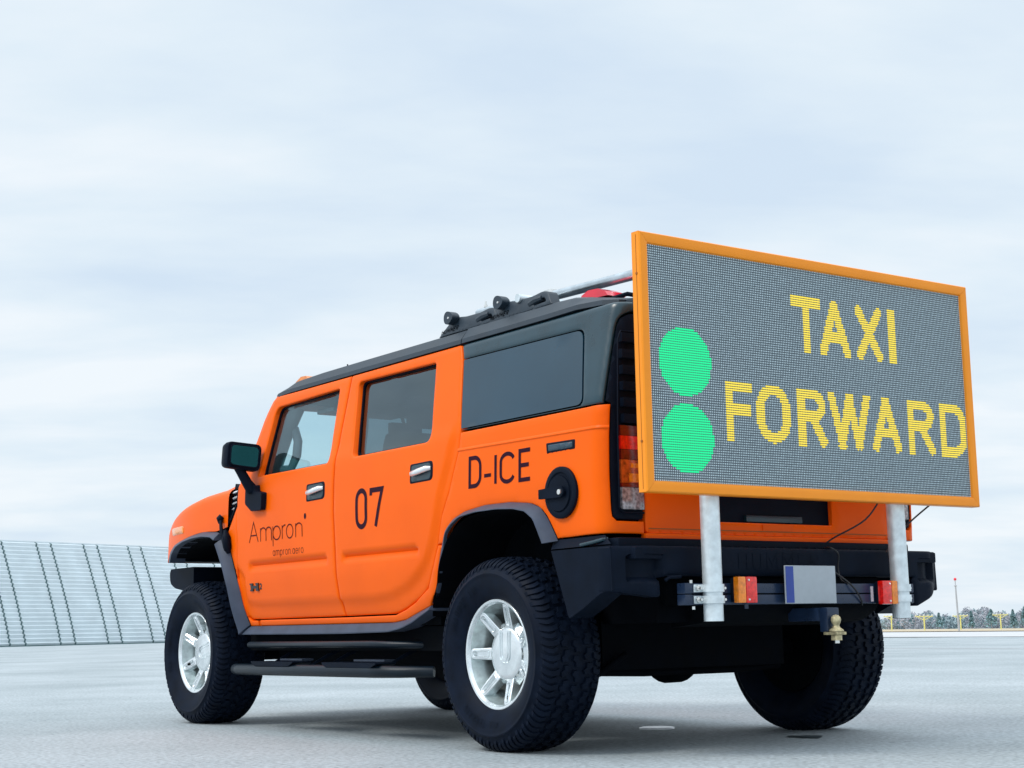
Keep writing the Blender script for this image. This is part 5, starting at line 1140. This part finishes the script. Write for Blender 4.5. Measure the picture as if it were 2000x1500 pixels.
m = MB(); m.box(-.944, -.9405, -.350, -.336, .625, .690); m.obj('warning_label', REFL, sign, smooth=False)
# bracing tube to the roof
br = empty('roof_brace', (0, .6, 2.05), parent=sign)
m = MB(); m.tube([(.66, .60, 2.083), (.07, .60, 2.060), (-.55, .60, 2.044), (-1.005, .60, 2.030)], .0235, 16); m.obj('brace_tube', GALVD, br)
m = MB(); m.tube([(.06, .80, 2.028), (.06, .4, 2.028), (.06, -.76, 2.028)], .020, 14); m.obj('cross_tube', GALV, br)
m = MB(); m.box(.035, .095, .575, .625, 2.010, 2.090, .008); m.obj('brace_clamp', BOLT, br)
m = MB(); m.lathe([(0, .0), (0, .010), (.012, .010), (.012, .005), (.03, .005), (.03, 0)], 8, 'Z', (.60, .60, 2.105)); m.obj('bolt', BOLT, br)
for y_ in (.72, -.68):
    m = MB(); m.box(.045, .075, y_ - .02, y_ + .02, 1.955, 2.02, .003); m.obj('cross_tube_foot', GALV, br)
m = MB(); m.box(.55, .58, .59, .61, 1.965, 2.07, .002); m.obj('brace_foot', GALV, br)
# cables
cab = [([(-.985, -.40, 1.09), (-.93, -.34, .98), (-.80, -.26, .90), (-.78, -.22, .86), (-.88, -.16, .858), (-.90, -.19, .83), (-.885, -.20, .77), (-.90, -.20, .72), (-.945, -.19, .70)], 'black cable looping down from the sign to the bumper left of the right-hand post'),
       ([(-.99, -.72, 1.06), (-.93, -.64, .98), (-.89, -.57, .90), (-.90, -.50, .84)], 'black cable slanting from the right underside of the sign behind its post'),
       ([(-.885, -.12, .78), (-.95, -.20, .70), (-.95, -.26, .64), (-.94, -.28, .61)], 'short black cable hanging over the beam beside the right trailer lamp')]
for pts, lab in cab:
    P = [Vector(p) for p in pts]; Q = []
    for i in range(len(P) - 1):
        p0, p1, p2, p3 = P[max(i - 1, 0)], P[i], P[i + 1], P[min(i + 2, len(P) - 1)]
        for k in range(6):
            t = k / 6; Q.append(.5 * ((2 * p1) + (-p0 + p2) * t + (2 * p0 - 5 * p1 + 4 * p2 - p3) * t * t + (-p0 + 3 * p1 - 3 * p2 + p3) * t ** 3))
    Q.append(P[-1]); m = MB(); m.tube(Q, .0038, 6); o = m.obj('cable', CABLE); o['label'] = lab; o['category'] = 'cable'; o['group'] = 'black cables of the sign'
